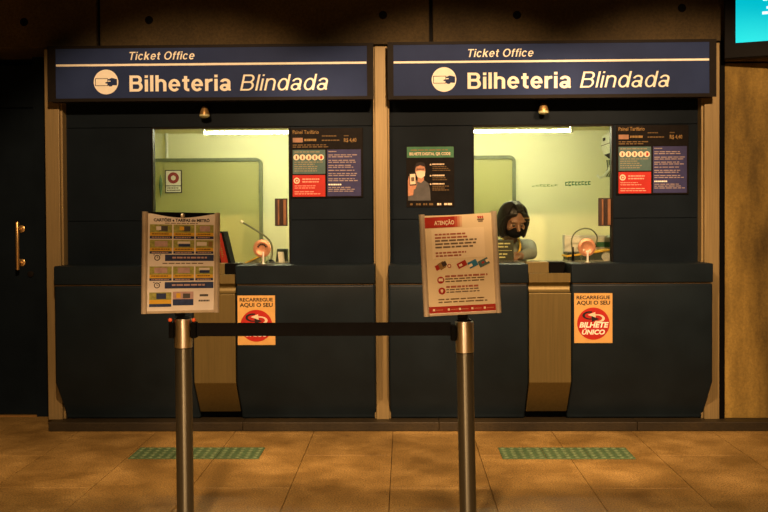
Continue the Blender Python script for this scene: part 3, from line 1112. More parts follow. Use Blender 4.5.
def spot(px, py, label):
    y = 0.02
    c = P(px, py, y)
    t = thing('spot_lamp', (c.x, y, c.z - 0.03), label, 'lamp', 'small unlit spot lamps under the signs')
    zt = P(px, 99, YP).z
    MB().box(c.x - 0.028, c.x + 0.028, YP - 0.02, YP, c.z - 0.005, c.z + 0.05).build('wall_plate', M_BLACK, t, 0.003)
    MB().tube([(c.x, YP - 0.012, c.z + 0.035), (c.x, 0.05, c.z + 0.045), (c.x, y, c.z + 0.03)], 0.008, 8).build('arm', M_FRAME, t, 0, True)
    MB().lathe([(0.014, 0.035), (0.022, 0.022), (0.031, -0.006), (0.033, -0.018)], (c.x, y, c.z), (0, 0, 1), 24).build('shade', M_BRASS, t, 0, True)
    MB().lathe([(0.034, -0.018), (0.034, -0.030), (0.020, -0.038), (0.004, -0.040)], (c.x, y, c.z), (0, 0, 1), 24).build(
        'lens', mat('lens_pale', (0.55, 0.55, 0.30), 0.3), t, 0, True)


spot(204.6, 112, 'small brass spot lamp under the left sign')
spot(543.5, 108.5, 'small brass spot lamp under the right sign')


# ------------------------------------------------------------------ fare boards
def fare_board(dx, dy, label):
    y = YP
    def rr(a, b, c, d, yy=y):
        return R(a + dx, b + dy, c + dx, d + dy, yy)
    x0, x1, z0, z1 = rr(290.8, 128.2, 363, 197.8)
    t = thing('fare_board', ((x0 + x1) / 2, y, z0), label, 'board', 'fare information boards')
    MB().box(x0, x1, y - 0.010, y, z0, z1).build('backing', M_PBLACK, t, 0.002)
    y1 = y - 0.010
    hd_ = plate('header_panel', rr(291.8, 129, 361.8, 148.6), y1, 0.002, M_PBLACK, t)
    te = plate('teal_panel', rr(293, 150, 325.4, 174), y1, 0.003, M_TEAL, t)
    re = plate('red_panel', rr(293, 175.2, 325.4, 196.6), y1, 0.003, M_RED, t)
    pu = plate('purple_panel', rr(327.4, 149.6, 361, 196), y1, 0.003, M_PURPLE, t)
    yy = y1 - 0.0022
    def tx(s_, a, b, top, base, m_, par, bold=0.01, d=0.0):
        u0, u1, w0, w1 = rr(a, top, b, base)
        text(s_, u0, u1, w0, w1 - w0, yy - d, m_, par, 'lettering', bold)
    tx('Painel Tarifário', 293, 319, 130.4, 134.0, M_AMBER, hd_)
    tx('R$ 4,40', 344, 356.5, 138.2, 142.0, M_AMBER, hd_, 0.02)
    plate('fare_tag', rr(293, 138, 303, 142.6), yy, 0.0008, M_SLAT, hd_)
    def sp(a, b, top, n_, pitch, h, m_, par, ragged=0.3, d=0.001, word=None):
        u0, u1, w0, w1 = rr(a, top, b, top + h)
        pz = rr(a, top, b, top + pitch)
        smallprint(par, u0, u1, w1, n_, pz[3] - pz[2], w1 - w0, yy - d, m_, ragged=ragged, word=word)
    sp(304.5, 318, 139.0, 1, 2, 2.2, M_AMBER, hd_, 0.1, 0)
    sp(322, 338, 135.6, 1, 2, 1.0, M_AMBERD, hd_, 0.4, 0)
    sp(322, 340, 139.8, 1, 2, 1.2, M_AMBERD, hd_, 0.1, 0)
    sp(344, 349, 135.4, 1, 2, 1.0, M_AMBERD, hd_, 0.1, 0)
    sp(293, 330, 144.6, 2, 2.0, 1.0, M_AMBERD, hd_, 0.35, 0)
    # teal panel
    for i in range(5):
        c = rr(296.6 + i * 6.15 - 2.9, 154.6, 296.6 + i * 6.15 + 2.9, 160.4)
        cc = ((c[0] + c[1]) / 2, (c[2] + c[3]) / 2)
        r = (c[1] - c[0]) / 2
        dsk = MB().prism(disc(cc, r, 0, 20), 'y', yy - 0.0018, yy - 0.0006).build('round_icon', M_CREAM, te)
        MB().prism([(cc[0] - r * 0.30, cc[1] - r * 0.6), (cc[0] + r * 0.25, cc[1] - r * 0.6), (cc[0] + r * (0.35 if i < 4 else 0.6), cc[1] + r * 0.1),
                    (cc[0] + r * 0.12, cc[1] + r * 0.65), (cc[0] - r * 0.25, cc[1] + r * 0.55)], 'y', yy - 0.0026, yy - 0.0016).build(
            'figure', M_DRED if i == 4 else M_SLAT, te)
    sp(294.5, 322, 151.6, 1, 2, 1.0, M_SAGE, te, 0.1)
    sp(294.5, 324.4, 161.8, 1, 2, 0.9, M_SAGE, te, 0.05)
    sp(294.5, 318, 164.0, 4, 2.2, 0.9, M_SAGE, te, 0.35)
    # red panel
    c = rr(294, 177.8, 300, 183.8)
    cc = ((c[0] + c[1]) / 2, (c[2] + c[3]) / 2)
    r = (c[1] - c[0]) / 2
    MB().prism(disc(cc, r, 0, 22), 'y', yy - 0.0018, yy - 0.0006).build('round_icon', M_CREAM, re)
    MB().prism(disc(cc, r * 0.62, 0, 18), 'y', yy - 0.0024, yy - 0.0016).build('icon_core', M_RED, re)
    MB().prism(disc(cc, r * 0.30, 0, 14), 'y', yy - 0.003, yy - 0.0022).build('icon_dot', M_CREAM, re)
    sp(302.5, 320, 178.6, 2, 2.6, 1.3, M_ROSE, re, 0.25)
    sp(294.8, 317, 185.6, 2, 2.1, 0.7, M_ROSE, re, 0.35)
    sp(294.8, 322, 191.4, 2, 2.1, 0.8, M_ROSE, re, 0.25)
    # purple panel
    sp(328.6, 336.6, 151.2, 1, 2, 1.0, M_LILAC, pu, 0.0)
    for top, n_ in ((154.6, 2), (160.0, 2), (165.0, 2), (170.0, 1), (173.2, 2), (178.4, 2), (187.0, 3)):
        sp(328.6, 359.4, top, n_, 1.9, 0.85, M_LILAC, pu, 0.30, word=0.028)
    sp(328.6, 342, 183.9, 1, 2, 1.4, M_SIGNW, pu, 0.05)


fare_board(0, 0, 'fare board with teal, red and purple panels beside the left window')
fare_board(325.2, -3.2, 'fare board with teal, red and purple panels beside the right window')


# ------------------------------------------------------------------ poster of a masked man with a phone
def poster():
    y = YP
    x0, x1, z0, z1 = R(406.4, 146, 454.2, 207, y)
    t = thing('poster', ((x0 + x1) / 2, y, z0), 'dark poster of a masked man holding up a phone', 'poster')
    MB().box(x0, x1, y - 0.006, y, z0, z1).build('sheet', M_PBLACK, t, 0.001)
    yy = y - 0.006
    W, H = x1 - x0, z1 - z0
    def q(px, py):
        u, v = (px - 406.4) / 47.8, (py - 146) / 61.0
        return (x0 + u * W, z1 - v * H)
    def rc(a, b, c, d):
        p, s_ = q(a, b), q(c, d)
        return (p[0], s_[0], s_[1], p[1])
    def poly(name, pts, m_, d, par=t):
        MB().prism([q(*p) for p in pts], 'y', yy - d, yy - d + 0.0008).build(name, m_, par)
    def ell(cx, cy, rx, ry, n=24):
        return [(cx + rx * math.cos(2 * math.pi * i / n), cy + ry * math.sin(2 * math.pi * i / n)) for i in range(n)]
    plate('header_band', rc(407, 146.8, 453.8, 157.6), yy, 0.001, M_GREEN, t)
    a, b = q(409.6, 155.2), q(450.5, 155.2)
    text('BILHETE DIGITAL QR CODE', a[0], b[0], a[1], q(0, 152.4)[1] - a[1], yy - 0.0014, M_CREAM, t, 'lettering', 0.025)
    p, s_ = q(411, 149.6), q(449, 150.6)
    smallprint(t, p[0], s_[0], p[1], 1, 0.01, p[1] - s_[1], yy - 0.001, M_AMBER, ragged=0.05)
    # man
    poly('shirt', [(408, 200.5), (408, 188), (412, 183), (418, 180), (424, 180), (428.5, 183.5), (430, 190), (430.5, 200.5)], M_GREYP, 0.0008)
    poly('neck', [(417.5, 181.5), (418, 175), (423.5, 175), (424, 180), (421, 183)], M_SKINP, 0.0014)
    poly('face', ell(420.3, 170.8, 5.0, 7.2), M_SKINP, 0.0020)
    poly('hair', [(415, 171), (414.8, 166.5), (416.5, 163), (420.5, 161.8), (424.2, 163), (425.8, 166.5), (425.6, 170.5), (424.6, 166.8), (420, 165.4),
                  (416, 166.8)], M_INK, 0.0026)
    poly('eyebrows', [(416.6, 168.6), (424.4, 168.6), (424.4, 169.6), (416.6, 169.6)], M_BROWN, 0.0026)
    poly('face_mask', [(415.6, 171.6), (420.4, 170.6), (425.2, 171.4), (424.8, 175.8), (421.5, 178.4), (417.6, 177.2)], M_CREAM, 0.0030)
    poly('forearm', [(408, 187), (414, 187), (413, 195), (408, 196)], M_SKINP, 0.0022)
    poly('hand', [(408, 189), (407.8, 181), (409, 176), (411, 177), (416.4, 180), (417, 184), (415.5, 188.6), (412, 190.6)], M_SKINP, 0.0034)
    poly('phone', [(409.2, 173.0), (415.9, 172.4), (416.4, 185.2), (409.7, 185.6)], M_INK, 0.0042)
    poly('phone_screen', [(409.9, 174.2), (415.2, 173.8), (415.6, 184.0), (410.2, 184.4)], M_CREAM, 0.0048)
    poly('phone_picture', [(411.0, 177.2), (414.2, 177.0), (414.4, 181.2), (411.2, 181.4)], M_GREYT, 0.0054)
    # print on the right
    for (tp, n_) in ((163.6, 4), (174.8, 3), (183.2, 4)):
        p, s_ = q(432.4, tp), q(444.5, tp + 1.4)
        smallprint(t, p[0], s_[0], p[1], 1, 0.01, p[1] - s_[1], yy - 0.001, M_CREAM, ragged=0.05)
        p, s_ = q(432.4, tp + 2.6), q(451, tp + 3.5)
        smallprint(t, p[0], s_[0], p[1], n_ - 1, q(0, tp)[1] - q(0, tp + 1.9)[1], p[1] - s_[1], yy - 0.001, M_AMBERD, ragged=0.3)
        poly('bullet', ell(430.6, tp + 1.0, 0.8, 0.8, 10), M_CREAM, 0.001)
    for (a_, b_, m_) in ((410, 414, M_AMBERD), (416, 421, M_AMBERD), (423, 427, M_AMBERD), (429, 434, M_AMBERD), (437, 441, M_CREAM), (444, 453, M_CREAM)):
        pc = rc(a_, 203.2, b_, 205.2)
        smallprint(t, pc[0], pc[1], pc[3], 1, 0.01, pc[3] - pc[2], yy - 0.001, m_, ragged=0.0, word=0.02)


poster()


# ------------------------------------------------------------------ orange stickers
def sticker(p0, q0, p1, q1, label):
    y = YC - 0.0005
    x0, x1, z0, z1 = R(p0, q0, p1, q1, y)
    t = thing('recharge_sticker', ((x0 + x1) / 2, y, z0), label, 'sticker', 'orange recharge stickers on the counters')
    MB().box(x0, x1, y - 0.0015, y, z0, z1).build('sheet', M_ORANGE, t, 0.0007)
    W, H = x1 - x0, z1 - z0
    yy = y - 0.0016
    def q(u, v):
        return (x0 + u * W, z1 - v * H)
    a, b = q(0.06, 0.118), q(0.94, 0.118)
    text('RECARREGUE', a[0], b[0], a[1], 0.070 * H, yy - 0.0004, M_INK, t, 'lettering', 0.03)
    a, b = q(0.06, 0.228), q(0.94, 0.228)
    text('AQUI O SEU', a[0], b[0], a[1], 0.078 * H, yy - 0.0004, M_INK, t, 'lettering', 0.03)
    c = q(0.50, 0.61)
    r = 0.425 * W
    MB().prism(disc(c, r, 0, 44), 'y', yy - 0.0008, yy).build('red_disc', M_RED, t)

    def arrow(name, m_, ang0, ang1, flip):
        # curved arrow along an ellipse with a tapering tail
        pts_o, pts_i = [], []
        n = 12
        cx, cz = (c[0] - 0.09 * W, c[1] + 0.165 * H) if not flip else (c[0] + 0.10 * W, c[1] + 0.105 * H)
        rx, rz = 0.20 * W, 0.085 * H
        for i in range(n + 1):
            a = ang0 + (ang1 - ang0) * i / n
            th = 0.40 - 0.12 * (i / n)
            pts_o.append((cx + rx * math.cos(a), cz + rz * math.sin(a)))
            pts_i.append((cx + rx * (1 - th) * math.cos(a), cz + rz * (1 - th) * math.sin(a)))
        s = -1 if flip else 1
        tip = (cx + s * rx * 1.25, cz - s * rz * 0.85)
        end_o, end_i = pts_o[-1], pts_i[-1]
        wing1 = (end_o[0], end_o[1] - s * 0.045 * H)
        wing2 = (end_i[0], end_i[1] + s * 0.05 * H)
        b = MB()
        vs_, fs_ = [], []
        for yy_ in (yy - 0.0016, yy - 0.0008):
            vs_ += [(p[0], yy_, p[1]) for p in pts_o] + [(p[0], yy_, p[1]) for p in pts_i]
        N = n + 1
        for i in range(n):
            fs_ += [(i, i + 1, N + i + 1, N + i), (2 * N + i, 3 * N + i, 3 * N + i + 1, 2 * N + i + 1), (i, 2 * N + i, 2 * N + i + 1, i + 1),
                    (N + i, N + i + 1, 3 * N + i + 1, 3 * N + i)]
        b.add(vs_, fs_)
        b.prism([wing1, tip, wing2], 'y', yy - 0.0016, yy - 0.0008)
        b.build(name, m_, t)
    arrow('black_arrow', M_INK, math.radians(70), math.radians(285), False)
    arrow('white_arrow', M_CREAM, math.radians(250), math.radians(465), True)
    a, b = q(0.13, 0.685), q(0.90, 0.685)
    text('BILHETE', a[0], b[0], a[1], 0.105 * H, yy - 0.0014, M_SIGNW, t, 'lettering', 0.035, 0.22)
    a, b = q(0.20, 0.825), q(0.80, 0.825)
    text('ÚNICO', a[0], b[0], a[1], 0.095 * H, yy - 0.0014, M_SIGNW, t, 'lettering', 0.035, 0.22)


sticker(237.6, 295.5, 275.2, 345, 'orange recharge sticker on the left counter, crossed by the black belt')
sticker(574.2, 293.2, 612.4, 343, 'orange recharge sticker in full view on the right counter')

# ------------------------------------------------------------------ things on the desks
yb = 0.30


def book(px0, px1, qt, qb, lean, cols, label, strokes=False, yoff=0.0):
    y = yb + yoff
    x0, x1 = P(px0, qb, y).x, P(px1, qb, y).x
    h = P(px0, qt, y).z - ZD
    t = thing('book', ((x0 + x1) / 2, y, ZD), label, 'book', local=True, rot=(0, 0, 0))
    W = x1 - x0
    c, m_, e = cols
    sh = math.tan(lean)
    def sb(name, a, b, y0, y1, z0, z1, mm):
        vs_ = []
        for zz in (z0, z1):
            for (xx, yy) in ((a, y0), (b, y0), (b, y1), (a, y1)):
                vs_.append((xx - sh * zz, yy, zz))
        return MB().add(vs_, [(0, 3, 2, 1), (4, 5, 6, 7), (0, 1, 5, 4), (1, 2, 6, 5), (2, 3, 7, 6), (3, 0, 4, 7)]).build(name, mm, t)
    sb('cover', -W / 2, W / 2, -0.08, 0.08, 0, h, e)
    sp_ = sb('spine', -W / 2 + W * 0.04, W / 2 - W * 0.28, -0.083, -0.08, 0.004, h - 0.012, c)
    if strokes:
        bb = MB()
        for i in range(9):
            zz = h * (0.74 - i * 0.062)
            xx = -W * 0.17 - sh * zz
            bb.box(xx - W * 0.10, xx + W * random.uniform(0.02, 0.14), -0.0845, -0.083, zz - h * 0.018, zz + h * 0.018)
        bb.build('spine_lettering', M_AMBER, t)
    return t


book(224.0, 233.4, 231.5, 263, math.radians(13), (M_DRED, None, M_CLOTH), 'leaning red spined book in the left booth', True)
book(219.0, 223.4, 236, 263, math.radians(9), (M_GREEN, None, M_CLOTH), 'thin green folder between the sign holder and red book', False, 0.18)

# yellow folder wedge
p0, p1 = P(246, 262, 0.34), P(262, 256, 0.34)
t = thing('yellow_folder', ((p0.x + p1.x) / 2, 0.38, ZD), 'yellow folder lying half open left of the copper disc', 'folder')
MB().prism([(p0.x, ZD), (p1.x, ZD + 0.052), (p1.x, ZD + 0.062), (p0.x, ZD + 0.010)], 'y', 0.30, 0.52).build('cover', M_YELLOW, t, 0.001)
MB().prism([(p0.x + 0.012, ZD), (p1.x, ZD), (p1.x, ZD + 0.050), (p0.x + 0.014, ZD + 0.003)], 'y', 0.31, 0.51).build('sheets', M_FRAMEIN, t)
# small green bottle
p = P(266.8, 262, 0.33)
t = thing('small_bottle', (p.x, 0.33, ZD), 'small pale green bottle behind the left copper disc', 'bottle')
MB().lathe([(0.018, 0), (0.018, 0.045), (0.010, 0.058), (0.010, 0.066)], (p.x, 0.33, ZD), (0, 0, 1), 16).build('bottle_body', mat('pale_green', (0.30, 0.42, 0.26), 0.4), t, 0, True)
MB().lathe([(0.012, 0.066), (0.012, 0.078)], (p.x, 0.33, ZD), (0, 0, 1), 14).build('cap', M_WHITE, t)
# payment terminal with slip
xa, xb, _, zt = R(276, 249, 287, 263, 0.32)
t = thing('card_terminal', ((xa + xb) / 2, 0.34, ZD), 'dark card terminal with a white slip in the left booth', 'terminal')
MB().prism([(0.30, ZD), (0.40, ZD), (0.40, zt), (0.37, zt), (0.30, ZD + 0.02)], 'x', xa, xb).build('terminal_body', M_DKGREEN, t, 0.006, True)
MB().box(xa - 0.01, xb + 0.01, 0.295, 0.41, ZD, ZD + 0.014).build('cradle', M_FRAMEIN, t, 0.003)
sl0, sl1 = P(277.4, 255, 0.29).x, P(283.4, 255, 0.29).x
MB().add([(sl0 + 0.010, 0.293, ZD + 0.005), (sl1 + 0.010, 0.293, ZD + 0.005), (sl1 - 0.004, 0.330, ZD + 0.082), (sl0 - 0.004, 0.330, ZD + 0.082),
          (sl0 + 0.010, 0.295, ZD + 0.005), (sl1 + 0.010, 0.295, ZD + 0.005), (sl1 - 0.004, 0.332, ZD + 0.082), (sl0 - 0.004, 0.332, ZD + 0.082)],
         [(0, 1, 2, 3), (7, 6, 5, 4), (0, 4, 5, 1), (1, 5, 6, 2), (2, 6, 7, 3), (3, 7, 4, 0)]).build('paper_slip', M_WHITE, t)

# right booth: receipt printer with yellow tray, white box behind
yx = 0.40
xa, xb, z0, z1 = R(567.5, 250, 603, 262, 0.33)
t = thing('receipt_printer', ((xa + xb) / 2, 0.40, ZD), 'dark receipt printer with a yellow top behind the right copper disc', 'printer')
MB().box(xa, xb, 0.32, 0.50, ZD + 0.010, z1 - 0.015).build('printer_body', M_DKGREEN, t, 0.006)
MB().box(xa - 0.004, xb + 0.004, 0.315, 0.505, ZD, ZD + 0.012).build('printer_foot', M_FRAMEIN, t, 0.003)
zl0, zl1 = P(567, 255.5, 0.31).z, P(612, 249, 0.31).z
MB().prism([(xa - 0.012, zl0 - 0.012), (xb + 0.055, zl1 - 0.012), (xb + 0.055, zl1), (xa - 0.012, zl0)], 'y', 0.31, 0.50).build('yellow_tray', M_YELLOW, t, 0.002)
MB().cyl((xb + 0.018, 0.312, ZD + 0.038), (xb + 0.018, 0.49, ZD + 0.038), 0.030, 20).build('paper_roll', M_WHITE, t, 0, True)
xa, xb, z0, z1 = R(564, 234.5, 611.5, 262, 0.54)
t = thing('white_box', ((xa + xb) / 2, 0.57, ZD), 'open white carton with a green band behind the receipt printer', 'box')
MB().box(xa, xa + 0.012, 0.52, 0.60, ZD, z1).box(xb - 0.012, xb, 0.52, 0.60, ZD, z1 - 0.008).box(xa + 0.012, xb - 0.012, 0.52, 0.532, ZD, z1 - 0.022).box(
    xa + 0.012, xb - 0.012, 0.588, 0.60, ZD, z1 - 0.006).box(xa + 0.012, xb - 0.012, 0.532, 0.588, ZD, ZD + 0.01).build('carton', M_WHITE, t, 0.002)
gx0, gx1, gz0, gz1 = R(596, 242, 611, 247, 0.52)
MB().box(gx0, min(gx1, xb - 0.014), 0.5185, 0.520, gz0, gz1).build('green_band', M_GREEN, t)
# olive notice standing at the clerk's window
xa, xb, z0, z1 = R(496, 240, 513.6, 262, 0.21)
t = thing('olive_notice', ((xa + xb) / 2, 0.21, ZD), 'small dark olive notice with pale lines before the clerk', 'notice')
MB().box(xa, xb, 0.205, 0.215, ZD, z1).build('plate', M_OLIVE, t, 0.002)
MB().box(xa, xb, 0.215, 0.245, ZD, ZD + 0.006).build('foot', M_OLIVE, t, 0.001)
smallprint(t, xa + 0.008, xb - 0.012, z1 - 0.020, 2, 0.022, 0.009, 0.2045, mat('pale_yellow_ink', (0.55, 0.55, 0.25), 0.5), ragged=0.3, word=0.03)
smallprint(t, xa + 0.020, xb - 0.030, z1 - 0.092, 2, 0.022, 0.009, 0.2045, MATS['pale_yellow_ink'], ragged=0.3, word=0.03)
MB().box(xa + 0.004, xb - 0.012, 0.2042, 0.2050, z1 - 0.074, z1 - 0.071).build('rule_line', MATS['pale_yellow_ink'], t)

# ------------------------------------------------------------------ tactile tiles
TW = 0.257


def stud_mesh():
    b = MB()
    nn = 5
    for i in range(nn):
        for j in range(nn):
            cx, cy = (i + 0.5) * TW / nn, (j + 0.5) * TW / nn
            b.lathe([(0.0165, 0.0), (0.0135, 0.0035), (0.010, 0.0045)], (cx, cy, 0.005), (0, 0, 1), 10)
    return b


def tile_row(px0, py0, labels):
    d = ray(px0, py0)
    tt = -CAM.z / d.z
    c = CAM + d * tt
    first = None
    for i, lb in enumerate(labels):
        loc = (c.x + i * (TW + 0.001), c.y, 0.0)
        if TILE.get('t') is None:
            t_ = thing('tactile_tile', loc, lb, 'tactile tile', 'green tactile floor tiles')
            o_ = Vector(loc)
            b = MB().box(o_.x + 0.001, o_.x + TW - 0.001, o_.y + 0.001, o_.y + TW - 0.001, 0.0003, 0.005)
            b.build('tile_base', M_GREENT, t_, 0.0015)
            sb = stud_mesh()
            sb.v = [p + o_ for p in sb.v]
            sb.build('studs', M_GREENS, t_, 0, True)
            TILE['t'] = t_
        else:
            dup(TILE['t'], loc, lb)


TILE = {}
tile_row(127.5, 459.2, ['green tactile floor tile, leftmost of three before the left booth',
                        'green tactile floor tile partly behind the left post',
                        'green tactile floor tile, rightmost of three before the left booth'])
tile_row(502.5, 459.4, ['green tactile floor tile, leftmost of three before the right booth',
                        'green tactile floor tile, middle of three before the right booth',
                        'green tactile floor tile, rightmost of three before the right booth'])

# ------------------------------------------------------------------ wall screen
tv0 = P(724, 59, -0.10)
t = thing('wall_screen', (tv0.x, -0.10, tv0.z), 'black wall screen showing cyan with a white icon', 'screen', local=True, rot=(0, 0, math.radians(-20)))
SWD, SHT, BL, BB = 1.02, 0.60, 0.070, 0.098
MB().box(0, SWD + 2 * BL, 0, 0.07, 0, SHT + BB + BL).build('housing', M_BLACK, t, 0.006)
scn = MB().box(BL, BL + SWD, -0.003, 0.001, BB, BB + SHT).build('screen_face', M_CYAN, t)
fr = MB()
ix0, iz0 = BL + 0.163, BB + 0.255
fr.box(ix0, ix0 + 0.30, -0.0045, -0.003, iz0, iz0 + 0.010).box(ix0, ix0 + 0.30, -0.0045, -0.003, iz0 + 0.19, iz0 + 0.20)
fr.box(ix0, ix0 + 0.010, -0.0045, -0.003, iz0 + 0.010, iz0 + 0.19).box(ix0 + 0.29, ix0 + 0.30, -0.0045, -0.003, iz0 + 0.010, iz0 + 0.19)
fr.prism([(ix0 + 0.03, iz0 + 0.05), (ix0 + 0.07, iz0 + 0.022), (ix0 + 0.15, iz0 + 0.12), (ix0 + 0.14, iz0 + 0.13), (ix0 + 0.07, iz0 + 0.05), (ix0 + 0.035, iz0 + 0.062)],
         'y', -0.0045, -0.003)
fr.build('screen_icon', M_SCRW, scn)
MB().box(ix0 + 0.02, ix0 + 0.27, -0.0045, -0.003, iz0 - 0.052, iz0 - 0.036).box(ix0 - 0.005, ix0 + 0.30, -0.0045, -0.003, iz0 - 0.086, iz0 - 0.068).build(
    'screen_print', M_SCRW, scn)
MB().box(SWD * 0.40, SWD * 0.60, 0.07, 0.20, 0.25, 0.45).build('wall_bracket', M_BLACK, t, 0.004)

# ------------------------------------------------------------------ belt stanchions
YST = -2.14
fpx = F / (YST - CAM.y)


def stanchion(px_top, px_bot, q_top, q_col, label):
    pt = P(px_top, q_top, YST)
    pb0 = P(px_bot, 510, YST)
    lean = (pb0.x - pt.x) / (pt.z - pb0.z)
    xb = pt.x + lean * pt.z
    t = thing('belt_stanchion', (xb, YST, 0), label, 'stanchion', 'belt barrier posts')
    zc = P(px_top, q_col, YST).z
    def X(z):
        return xb - lean * z
    MB().lathe([(0.17, 0.0), (0.17, 0.010), (0.16, 0.018), (0.06, 0.030), (0.045, 0.045)], (xb, YST, 0), (0, 0, 1), 48).build('base_plate', M_POLE, t, 0, True)
    MB().cyl((X(0.03), YST, 0.03), (X(zc - 0.004), YST, zc - 0.004), 0.0365, 40).build('pole', M_POLE, t, 0, True)
    MB().cyl((X(zc - 0.006), YST, zc - 0.006), (X(zc), YST, zc), 0.0355, 40).build('joint_ring', M_BLACK, t, 0, True)
    d = Vector((X(pt.z) - X(zc), 0, pt.z - zc))
    MB().lathe([(0.0385, 0), (0.0395, 0.003), (0.0395, d.length - 0.004), (0.036, d.length)], (X(zc), YST, zc), d, 40).build('head_sleeve', M_CHROME, t, 0, True)
    MB().lathe([(0.033, 0), (0.033, 0.006), (0.020, 0.010)], (X(pt.z), YST, pt.z), d, 28).build('head_cap', M_BLACK, t, 0, True)
    return t, X, pt.z, zc


sL, XLf, zLt, zLc = stanchion(183.2, 185.4, 318.5, 347.2, 'steel barrier post holding the fare table, black belt drawn out')
sR, XRf, zRt, zRc = stanchion(464.2, 468.0, 321, 352, 'steel barrier post holding the red headed notice')
# belt clips and belt
for (t_, X, side, zt) in ((sL, XLf, 1, zLt), (sL, XLf, -1, zLt), (sR, XRf, -1, zRt)):
    zq = zt - 0.045
    x0 = X(zq) + side * 0.037
    MB().box(x0, x0 + side * 0.022, YST - 0.022, YST + 0.022, zq - 0.038, zq + 0.030).build('belt_clip', M_BLACK, t_, 0.003)
for s_ in (-1, 1):
    zq = zLt - 0.004
    MB().ball((XLf(zq) + s_ * 0.051, YST - 0.022, zq), 0.009, 8).build('release_button', mat('button_orange', (0.80, 0.12, 0.03), 0.4), sL, 0, True)
bz0 = P(300, 336, YST).z
bz1 = P(300, 322.6, YST).z
MB().box(XLf(0.93) + 0.058, XRf(0.93) - 0.058, YST - 0.0015, YST + 0.0015, bz0, bz1).build('retractable_belt', M_CLOTH, sL)


# ------------------------------------------------------------------ notice holders on the posts
def holder(cpx, bpx, W, H, yaw, roll, label, X, ztop, pitch=0.0):
    c = P(cpx, bpx, YST - 0.012)
    t = thing('notice_holder', (c.x, YST - 0.012, c.z), label, 'notice', 'notices clamped on barrier posts', local=True,
              rot=(pitch, roll, yaw))
    hw = W / 2
    MB().box(-hw + 0.012, hw - 0.012, 0.000, 0.005, 0.0, H - 0.012).build('back_plate', M_FRAME, t, 0.001)
    for s_ in (-1, 1):
        b = MB()
        # half-round side rail
        pts_ = [(s_ * (hw - 0.024), -0.002)]
        for i in range(9):
            a = math.pi * i / 8
            pts_.append((s_ * (hw - 0.012 - 0.012 * math.cos(a)), -0.002 - 0.011 * math.sin(a)))
        pts_ += [(s_ * hw, 0.006), (s_ * (hw - 0.024), 0.006)]
        b.prism(pts_[1:], 'z', -0.006, H)
        b.build('side_rail', M_RAIL, t, 0, True)
    MB().box(-hw + 0.024, hw - 0.024, -0.006, 0.004, -0.006, 0.006).build('bottom_rail', M_RAIL, t, 0.002)
    # clamp down to the post head
    MB().box(-0.022, 0.022, 0.004, 0.020, -(c.z - ztop - 0.0102), 0.05).build('clamp', M_BLACK, t, 0.003)
    return t, hw


def paper_of(t, hw, H, m_, sag):
    a, b = -hw + 0.020, hw - 0.020
    n_ = 16
    top = [(b - (b - a) * i / n_, H - 0.006 - sag * math.sin(math.pi * i / n_) ** 1.3 if 0 < i < n_ else H - 0.006) for i in range(n_ + 1)]
    poly = [(a, 0.004), (b, 0.004)] + top
    o = MB().prism(poly, 'y', -0.0030, -0.0018).build('paper', m_, t)
    return o, a, b


# --- left: fare table
HL = 0.428
hl, hw = holder(180.6, 311.6, 0.330, HL, math.radians(22), math.radians(1.2), 'framed fare table with coloured cards on the left post', XLf, zLt)
pap, pa_, pb_ = paper_of(hl, hw, HL, M_OFFW, 0.018)
MB().box(-hw + 0.022, hw - 0.022, -0.0015, 0.002, HL - 0.030, HL - 0.001).build('top_strip', M_BLACK, hl)
MB().lathe([(0.009, 0), (0.009, 0.003), (0.005, 0.006)], (0.004, -0.002, HL - 0.014), (0, -1, 0), 14).build('top_catch', M_CHROME, hl, 0, True)
yy = -0.0031


def ql(x, y):
    """zoom coordinates of the sheet -> local"""
    return (pa_ + (x - 45) / 285.0 * (pb_ - pa_), HL - 0.006 - (y - 45) / 410.0 * (HL - 0.012))


def pl_rect(name, x0, y0_, x1, y1_, m_, par, d=0.0, q=ql, rot=0.0):
    a, b = q(x0, y1_), q(x1, y0_)
    if rot:
        cx, cz = (a[0] + b[0]) / 2, (a[1] + b[1]) / 2
        pts_ = []
        for (ux, uz) in ((a[0], a[1]), (b[0], a[1]), (b[0], b[1]), (a[0], b[1])):
            dx, dz = ux - cx, uz - cz
            pts_.append((cx + dx * math.cos(rot) - dz * math.sin(rot), cz + dx * math.sin(rot) + dz * math.cos(rot)))
        return MB().prism(pts_, 'y', yy - d - 0.0006, yy - d).build(name, m_, par)
    return MB().box(a[0], b[0], yy - d - 0.0006, yy - d, a[1], b[1]).build(name, m_, par)


def pl_text(s_, x0, x1, yb_, h, m_, par, q=ql, bold=0.02, scale=410.0, d=0.0007):
    a, b = q(x0, yb_), q(x1, yb_)
    text(s_, a[0], b[0], a[1], q(0, yb_ - h)[1] - a[1], yy - d, m_, par, 'lettering', bold)


def pl_print(x0, x1, y_, n_, pitch, h, m_, par, q=ql, ragged=0.1, d=0.0, word=None):
    a, b = q(x0, y_), q(x1, y_)
    smallprint(par, a[0], b[0], a[1], n_, q(0, y_)[1] - q(0, y_ + pitch)[1], q(0, y_)[1] - q(0, y_ + h)[1], yy - d, m_, ragged=ragged, word=word)


